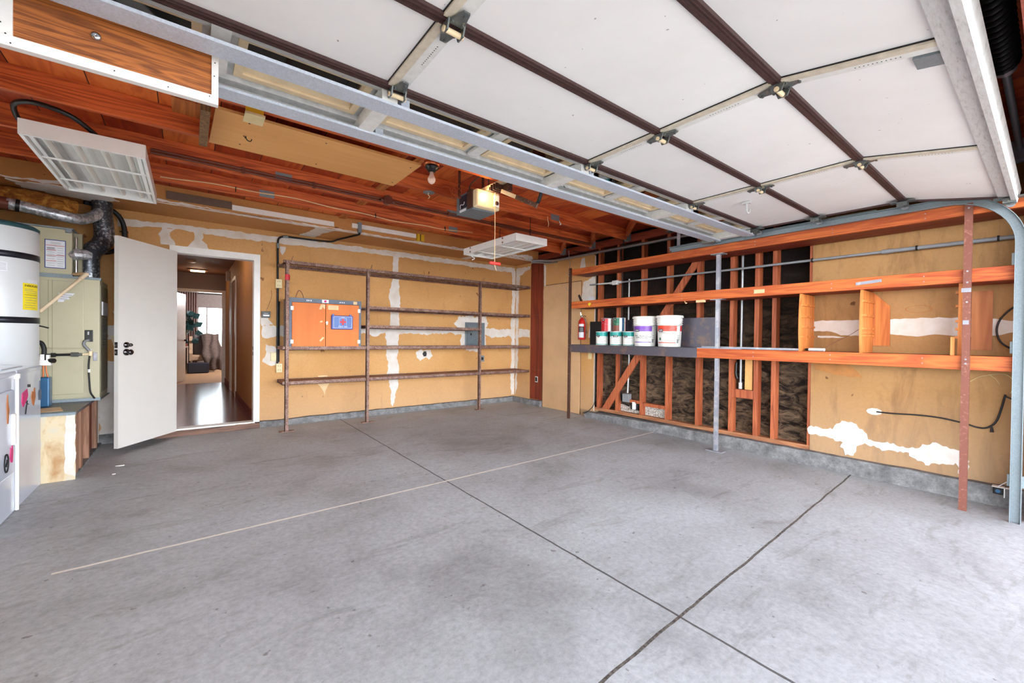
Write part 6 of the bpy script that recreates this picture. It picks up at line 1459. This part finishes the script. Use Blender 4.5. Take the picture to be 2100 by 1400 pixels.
def wband(name, z0, z1, w0, w1, m, off=0.001):
    mb = MB(); mb.lathe((wx, wy, 0), [(wr + off, z0), (wr + off, z1)], 'z', 16, True, aw + w0, aw + w1); return mb.build(name, m, t)
def arc_text(body, size, mat_, z, ang, r):
    o = text_mesh(body, size, mat_, 'lettering', t, (wx + r * math.cos(ang), wy + r * math.sin(ang), z), (PI / 2, 0, ang + PI / 2)); return o
wband('energy_label', 1.345, 1.555, 0.68, 1.22, 'yellow'); wband('sticker', 1.560, 1.585, 0.82, 1.20, 'paper_white'); wband('sticker', 1.63, 1.70, 0.02, 0.34, 'paper_white')
for k, (z, w0, w1) in enumerate(((1.528, 0.76, 1.16), (1.505, 0.72, 1.0), (1.493, 0.72, 1.16), (1.478, 0.76, 1.16), (1.462, 0.72, 1.16), (1.44, 0.72, 1.14), (1.42, 0.74, 1.14), (1.40, 0.74, 1.12), (1.38, 0.72, 1.12), (1.362, 0.74, 1.10))):
    wband('label_text', z, z + (0.018 if k == 0 else 0.003), w0, w1, 'black_ink' if k in (0, 4) else 'grey_pvc', 0.0018) if k else None
for i, ch in enumerate('ENERGYGUIDE'):
    a_ = aw + 0.745 + i * 0.043
    arc_text(ch, 0.022, 'black_ink', 1.535, a_, wr + 0.002)
for k in range(5): wband('label_text', 1.642 + k * 0.011, 1.6445 + k * 0.011, 0.05, 0.31, 'grey_pvc', 0.0018)
mb = MB(); mb.tube([(-0.985, 5.12, 1.225), (-0.95, 5.12, 1.215), (-0.92, 5.12, 1.205)], 0.006, 8); mb.build('strap_bolt', 'dark_metal', t)

# gas valve with hose and blue expansion tank at the water heater's side
t = thing('gas_control', 'white gas valve with black knob and curved black hose', 'valve', (-1.0, 5.30, 0.86))
duct([(-1.06, 5.36, 1.02), (-1.03, 5.33, 1.075), (-1.0, 5.31, 1.08), (-0.98, 5.30, 1.03), (-0.982, 5.30, 0.96), (-0.985, 5.30, 0.92)], 0.016, 'hose', 'rubber', t, n=12)
mb = MB(); mb.bbox(-1.005, -0.935, 5.27, 5.33, 0.885, 0.93, 0.004); mb.box(-1.0, -0.975, 5.28, 5.32, 0.93, 0.98); mb.box(-0.965, -0.945, 5.28, 5.32, 0.93, 0.975); mb.build('valve_body', 'white', t)
mb = MB(); mb.tube([(-0.945, 5.29, 0.925), (-0.915, 5.27, 0.925)], 0.020, 14); mb.build('knob', 'black', t)
mb = MB(); mb.tube([(-0.985, 5.30, 0.885), (-0.985, 5.30, 0.78)], 0.006, 8); mb.tube([(-0.97, 5.30, 0.885), (-0.965, 5.30, 0.82), (-0.955, 5.30, 0.78)], 0.005, 8); mb.build('copper_tube', 'copper', t)
t = thing('transformer_box', 'small blue metal box standing on the platform in front of the furnace', 'box', (-0.98, 5.30, 0.534))
mb = MB(); mb.bbox(-1.03, -0.938, 5.24, 5.34, 0.533, 0.785, 0.01); mb.build('body', 'blue_tank', t)

# washer and dryer side by side
def appliance(name, label, y0, y1, kids):
    t = thing(name, label, 'laundry appliance', (-1.25, (y0 + y1) / 2, fz(4.3)))
    mb = MB(); mb.bbox(-1.58, -0.90, y0, y1, fz(4.3), 0.900, 0.012); mb.build('cabinet', 'appliance', t)
    mb = MB(); mb.bbox(-1.58, -0.895, y0, y1, 0.880, 0.915, 0.008); mb.build('top', 'appliance', t)
    mb = MB(); mb.bbox(-1.60, -1.50, y0 + 0.01, y1 - 0.01, 0.90, 1.06, 0.02); mb.build('console', 'appliance', t)
    return t
wsh = appliance('washing_machine', 'white top-loading washing machine with magnets beside the platform', 4.185, 4.782, None)
mb = MB(); mb.bbox(-1.45, -0.98, 4.26, 4.72, 0.912, 0.922, 0.006); mb.build('lid', 'appliance', wsh)
dry = appliance('dryer', 'white dryer with a recessed door handle at the left picture edge', 3.575, 4.172, None)
mb = MB(); mb.bbox(-0.902, -0.886, 3.63, 4.10, 0.26, 0.80, 0.010); dd = mb.build('door', 'appliance', dry)
mb = MB(); mb.bbox(-0.892, -0.868, 4.025, 4.062, 0.45, 0.65, 0.009); mb.build('handle', 'white', dd)
mb = MB(); mb.tube([(-0.8925, 4.170, fz(4) + 0.01), (-0.8925, 4.170, 0.88)], 0.010, 10); mb.mat(0); mb.bbox(-0.905, -0.878, 4.150, 4.182, 0.862, 0.895, 0.004); mb.build('corner_trim', 'white', dry)
def magnet(label, pts, m, x=-0.8998):
    t = thing('fridge_magnet', label, 'magnet', (x, pts[0][0], min(p[1] for p in pts)), 'magnets on the washing machine')
    mb = MB(); mb.prism(pts, 'x', x, x + 0.004); mb.build('shape', m, t); return t
m1 = magnet('magenta magnet shaped like a music folder with black sticks', [(4.30, 0.69), (4.31, 0.75), (4.42, 0.77), (4.44, 0.72), (4.40, 0.69), (4.33, 0.655)], 'magenta')
mb = MB(); mb.tube([(-0.893, 4.40, 0.69), (-0.893, 4.36, 0.60)], 0.003, 6); mb.tube([(-0.893, 4.37, 0.68), (-0.893, 4.43, 0.66)], 0.003, 6); mb.tube([(-0.893, 4.44, 0.80), (-0.893, 4.44, 0.78)], 0.008, 8); mb.build('stick', 'black_ink', m1)
m2 = magnet('brown magnet like a small basket on the washing machine', [(4.52, 0.70), (4.54, 0.74), (4.57, 0.73), (4.60, 0.76), (4.62, 0.70), (4.58, 0.63), (4.55, 0.645)], 'ply_fir')
m3 = magnet('dark magnet like a bottle near the right edge of the washing machine', [(4.70, 0.70), (4.71, 0.73), (4.73, 0.73), (4.735, 0.80), (4.75, 0.80), (4.755, 0.73), (4.77, 0.72), (4.77, 0.66), (4.71, 0.655)], 'cabgrey')
m4 = magnet('brown clothespin-like magnet on the dryer door', [(3.94, 0.72), (3.955, 0.78), (3.965, 0.72), (3.985, 0.68), (3.975, 0.66), (3.965, 0.60), (3.95, 0.60), (3.945, 0.67)], 'ply_fir', -0.8858)
m4['group'] = 'magnets on the dryer door'
m5 = magnet('pink spotted magnet low on the dryer door', [(4.00, 0.38), (4.01, 0.44), (4.03, 0.43), (4.045, 0.46), (4.055, 0.40), (4.045, 0.34), (4.02, 0.345)], 'magenta', -0.8858)
m5['group'] = 'magnets on the dryer door'
t = thing('fridge_magnet', 'black ring-shaped magnet low on the dryer door by the picture edge', 'magnet', (-0.884, 3.93, 0.32), 'magnets on the dryer door')
mb = MB(); ps = [(-0.883, 3.93 + 0.035 * math.cos(k * PI / 8), 0.36 + 0.055 * math.sin(k * PI / 8)) for k in range(17)]; mb.tube(ps, 0.004, 6); mb.tube([(-0.883, 3.92, 0.34), (-0.883, 3.945, 0.38)], 0.004, 6); mb.build('shape', 'black_ink', t)

# overhead cabinet: only its open door reaches into the picture
t = thing('overhead_cabinet', 'wood-grained hinged cabinet door with white frame hanging below the raised door', 'cabinet', (-1.1, 1.8, 2.03))
mb = MB(); mb.box(XL + 0.002, -0.62, 1.30, 1.90, 2.03, 2.05); mb.box(XL + 0.002, -0.62, 1.30, 1.32, 2.05, 2.24); mb.box(XL + 0.002, -0.62, 1.88, 1.90, 2.05, 2.24); mb.box(XL + 0.002, -0.62, 1.30, 1.90, 2.24, 2.245); mb.build('carcass', 'white_semi', t)
px0, px1, py, pz0, pz1 = -0.452, 0.087, 1.955, 2.036, 2.243
mb = MB(); mb.box(px0 + 0.02, px1 - 0.012, py, py + 0.012, pz0 + 0.02, pz1); dr = mb.build('door_panel', 'ply_gold', t)
mb = MB(); mb.box(px0 - 0.06, px0 + 0.026, py - 0.006, py + 0.020, pz0 + 0.0325, pz1); mb.box(px1 - 0.021, px1, py - 0.006, py + 0.020, pz0 + 0.0325, pz1); mb.box(px0 - 0.06, px1, py - 0.0065, py + 0.020, pz0, pz0 + 0.032); mb.build('frame', 'white_semi', dr)
mb = MB(); mb.lathe((-0.245, py - 0.008, 2.150), [(0.001, 0.0), (0.007, -0.002), (0.012, 0.001), (0.014, 0.006), (0.014, 0.009)], 'y', 20); mb.build('finger_pull', 'chrome', dr)
mb = MB()
for x, z in ((-0.45, 2.10), (-0.44, 2.07), (-0.20, 2.052), (-0.06, 2.05), (0.06, 2.06), (0.076, 2.19), (0.074, 2.14), (-0.43, 2.045)): mb.tube([(x, py - 0.0075, z), (x, py - 0.006, z)], 0.0022, 6)
mb.build('nail', 'dark_metal', dr)
mb = MB(); mb.box(-0.66, -0.54, 1.89, 1.958, 2.06, 2.12); mb.box(-0.56, px0 - 0.05, py, py + 0.01, 2.06, 2.12); mb.build('hinge', 'steelbar', t)

# small debris by the platform
def flake(label, x, y, r, s):
    rnd = random.Random(s); z = fz(y)
    mb = MB(); mb.prism([(x + r * rnd.uniform(0.6, 1.3) * math.cos(k * PI / 3), y + r * 0.5 * rnd.uniform(0.6, 1.3) * math.sin(k * PI / 3)) for k in range(6)], 'z', z, z + 0.006)
    tag(mb.build('paint_flake', 'white_semi', origin=(x, y, z)), label, 'debris', 'white flakes on the floor')
flake('white flake on the floor halfway between platform and door', -0.47, 5.05, 0.035, 1)
flake('tiny white flake on the floor right beside the platform corner', -0.49, 4.78, 0.010, 2)

# ================================================================ HALLWAY AND FAR ROOM THINGS
t = thing('hall_light', 'small lit rectangular ceiling light in the hallway', 'ceiling light', (0.14, 10.8, 2.46))
mb = MB(); mb.box(-0.01, 0.31, 10.72, 10.95, 2.475, 2.499); mb.build('base', 'hallceil', t)
mb = MB(); mb.bbox(0.03, 0.27, 10.76, 10.91, 2.455, 2.476, 0.004); mb.build('diffuser', 'lit', t)
t = thing('smoke_detector', 'round smoke detector on the hallway ceiling', 'smoke detector', (0.03, 9.5, 2.46))
mb = MB(); mb.lathe((0.04, 9.6, 2.5), [(0.001, -0.035), (0.05, -0.035), (0.07, -0.02), (0.075, -0.001)], 'z', 24); mb.build('body', 'halldoor', t)
t = thing('door_chime', 'beige chime box high on the hallway wall', 'chime', (0.63, 10.3, 2.27))
mb = MB(); mb.bbox(0.60, 0.664, 10.15, 10.35, 2.26, 2.44, 0.005); mb.build('box', 'halldoor', t)
ld = bpy.data.lights.new('hall lamp', 'POINT'); ld.energy = 1.6; ld.color = (1, 0.7, 0.5); ld.shadow_soft_size = 0.1
lo = bpy.data.objects.new('hall lamp', ld); C.objects.link(lo); lo.location = (0.14, 10.83, 2.40)
for nm_, e_, c_, p_ in (('added hall fill light', 9, (1, 0.78, 0.6), (0.0, 7.2, 2.40)), ('added bedroom fill light', 130, (0.95, 0.95, 1.0), (1.6, 14.2, 2.3))):  # two added lamps out of view that brighten the hallway and far room
    ld = bpy.data.lights.new(nm_, 'POINT'); ld.energy = e_; ld.color = c_; ld.shadow_soft_size = 0.15
    lo = bpy.data.objects.new(nm_, ld); C.objects.link(lo); lo.location = p_
# interior door standing open into the far room
t = thing('bedroom_door', 'pale open door at the end of the hallway with a dark lever', 'door', (-0.26, 11.65, HZ0))
mb = MB(); mb.hull8([(x, y, z) for z in (HZ0 + 0.01, 2.08) for (x, y) in ((-0.30, 11.64), (-0.265, 11.62), (-0.085, 12.36), (-0.05, 12.35))]); mb.build('leaf', 'halldoor', t)
mb = MB(); mb.tube([(-0.075, 12.28, 1.02), (-0.02, 12.27, 1.02)], 0.022, 14); mb.tube([(-0.025, 12.27, 1.02), (-0.03, 12.16, 1.02)], 0.010, 8); mb.build('lever', 'dark_metal', t)
# curtain
t = thing('curtain', 'pleated mauve curtain beside the far window', 'curtain', (0.03, 16.15, 0.15))
mb = MB(); n = 60; vs = []
for i in range(n + 1):
    x = -0.25 + 0.46 * i / n; y = 16.14 + 0.03 * math.sin(i * 2 * PI / 7.5)
    for z in (0.15, 2.30, 2.34, 2.44): vs.append((x, y * 1.0 + (0.01 if z > 2.31 else 0), z))
mb.add(vs, [(i * 4 + j, (i + 1) * 4 + j, (i + 1) * 4 + j + 1, i * 4 + j + 1) for i in range(n) for j in range(3)], True); o = mb.build('cloth', 'curtain', t)
sm = o.modifiers.new('thick', 'SOLIDIFY'); sm.thickness = 0.006
mb = MB(); mb.tube([(-0.6, 16.17, 2.42), (1.7, 16.17, 2.42)], 0.012, 10); mb.build('curtain_rod', 'dark_metal', t)
# armchair with blanket
t = thing('armchair', 'beige nailhead armchair with grey back seen through the doorway', 'armchair', (0.30, 15.3, HZ0))
mb = MB(); mb.bbox(0.06, 0.62, 15.0, 15.6, 0.40, 0.56, 0.03); mb.build('seat', 'upholstery', t)
mb = MB(); mb.bbox(0.10, 0.60, 15.55, 15.72, 0.50, 1.15, 0.05); mb.build('backrest', 'grey_cushion', t)
mb = MB(); mb.prism([(14.99, 0.40), (14.99, 0.62), (15.25, 0.72), (15.60, 1.12), (15.70, 1.12), (15.70, 0.40)], 'x', 0.56, 0.66); mb.build('armrest', 'upholstery', t)
mb = MB(); mb.prism([(14.99, 0.40), (14.99, 0.62), (15.25, 0.70), (15.60, 1.10), (15.70, 1.10), (15.70, 0.40)], 'x', 0.02, 0.10); mb.build('armrest', 'upholstery', t)
mb = MB()
for k in range(14): mb.tube([(0.09 + k * 0.038, 14.985, 0.415), (0.09 + k * 0.038, 14.998, 0.415)], 0.008, 8)
for k in range(8): mb.tube([(0.61, 14.985 + k * 0.0, 0.45 + k * 0.02), (0.61, 14.998, 0.45 + k * 0.02)], 0.008, 8)
mb.build('nailhead_trim', 'dark_metal', t)
for (x, y) in ((0.07, 15.03), (0.60, 15.03), (0.07, 15.66), (0.60, 15.66)):
    mb = MB(); mb.tube([(x, y, HZ0), (x, y, 0.41)], [0.015, 0.025], 10); mb.build('leg', 'halldoor', t)
t = thing('blanket', 'taupe blanket draped over the armchair down to the carpet', 'blanket', (0.55, 15.1, HZ0 + 0.02))
bm = bmesh.new(); n1, n2 = 26, 14; rnd = random.Random(2); grid = []
for i in range(n1 + 1):
    u = i / n1; row = []
    for j in range(n2 + 1):
        v = j / n2; w = 0.16 + 0.10 * math.sin(u * PI * 0.9)
        if u < 0.25: y = 15.75 - 0.3 * (u / 0.25); z = 1.05 + 0.12 * math.sin(u / 0.25 * PI / 2)
        else: q = (u - 0.25) / 0.75; y = 15.45 - 0.57 * min(1, q * 1.6); z = 1.17 - 1.04 * q ** 0.9
        x = 0.50 + 0.08 * u + (v - 0.5) * 2 * w * 0.9 + 0.02 * math.sin(u * 17 + v * 5)
        y += 0.035 * math.sin(v * 15 + u * 4); z = max(z + 0.012 * math.sin(u * 20 + v * 9), HZ0 + 0.02)
        row.append(bm.verts.new((x, y, z)))
    grid.append(row)
for i in range(n1):
    for j in range(n2):
        f = bm.faces.new((grid[i][j], grid[i][j + 1], grid[i + 1][j + 1], grid[i + 1][j])); f.smooth = True
me = bpy.data.meshes.new('cloth'); bm.to_mesh(me); bm.free(); me.materials.append(M['blanket'])
o = bpy.data.objects.new('cloth', me); C.objects.link(o); o.parent = t; o.location = -Vector((0.55, 15.1, HZ0 + 0.02))
md = o.modifiers.new('thick', 'SOLIDIFY'); md.thickness = 0.012
t = thing('storage_chest', 'dark navy chest on the carpet in front of the armchair', 'chest', (0.20, 14.6, HZ0))
mb = MB(); mb.bbox(-0.02, 0.46, 14.45, 14.75, HZ0, 0.37, 0.03); mb.build('body', 'navy', t)
t = thing('side_table', 'small white side table with a book beside the armchair', 'table', (-0.12, 14.9, HZ0))
mb = MB(); mb.bbox(-0.42, 0.00, 14.7, 15.1, 0.78, 0.82, 0.008); mb.build('table_top', 'halldoor', t)
for (x, y) in ((-0.40, 14.73), (-0.02, 14.73), (-0.40, 15.07), (-0.02, 15.07)):
    mb = MB(); mb.tube([(x, y, HZ0), (x, y, 0.78)], 0.016, 10); mb.build('leg', 'halldoor', t)
mb = MB(); mb.bbox(-0.17, -0.03, 14.78, 14.98, 0.82, 0.90, 0.005); tag(mb.build('book', 'ply_dark', origin=(-0.1, 14.88, 0.82)), 'red-brown book on the small white side table', 'book')
t = thing('potted_plant', 'dark leafy plant in a pot on the side table by the curtain', 'plant', (-0.15, 15.3, 0.08))
mb = MB(); mb.lathe((-0.20, 15.35, HZ0), [(0.001, 0), (0.10, 0), (0.13, 0.30), (0.12, 0.30), (0.001, 0.27)], 'z', 20); mb.build('pot', 'farwall', t)
mb = MB(); rnd = random.Random(9)
for k in range(46):
    a = rnd.uniform(0, 2 * PI); rr = rnd.uniform(0.03, 0.26); z = rnd.uniform(0.95, 1.78) - 0.25 * rr; c = Vector((-0.10 + rr * math.cos(a), 15.3 + rr * math.sin(a) * 0.7, z)); s = rnd.uniform(0.13, 0.20)
    d = Vector((math.cos(a), math.sin(a) * 0.4, rnd.uniform(-0.7, 0.7))).normalized(); sd = d.cross(Vector((rnd.uniform(-0.3, 0.3), 1, rnd.uniform(-0.3, 0.3)))).normalized() * s * 0.5
    mb.add([c, c + d * s * 0.5 + sd + Vector((0, 0, 0.01)), c + d * s * 1.2, c + d * s * 0.5 - sd + Vector((0, 0, 0.01))], [(0, 1, 2, 3)])
o = mb.build('foliage', 'leaf', t); md = o.modifiers.new('thick', 'SOLIDIFY'); md.thickness = 0.003
mb = MB()
for k in range(4): mb.tube([(-0.20, 15.35, 0.35), (-0.17 + k * 0.03, 15.33, 0.9), (-0.22 + k * 0.08, 15.30, 1.6)], 0.008, 6)
mb.build('stem', 'grey_wood', t)

# small paper tag above the door casing scribbles, hook wires
t = thing('wall_wire', 'thin bent wire hanging from a nail above the black control', 'wire', (0.83, 6.12, 1.5))
mb = MB(); mb.tube([(0.835, 6.118, 1.74), (0.84, 6.118, 1.66), (0.815, 6.118, 1.57), (0.79, 6.118, 1.50), (0.785, 6.118, 1.475)], 0.0016, 5); mb.build('wire', 'rust_dark', t)
mb = MB(); mb.tube([(0.735, YB - 0.002, 2.32), (0.728, YB - 0.002, 2.29)], 0.002, 5); mb.tube([(0.742, YB - 0.002, 2.265), (0.728, YB - 0.002, 2.235), (0.736, YB - 0.002, 2.215), (0.748, YB - 0.002, 2.225), (0.740, YB - 0.002, 2.24), (0.730, YB - 0.002, 2.23)], 0.002, 5); mb.build('handwriting', 'black_ink', wall_back)
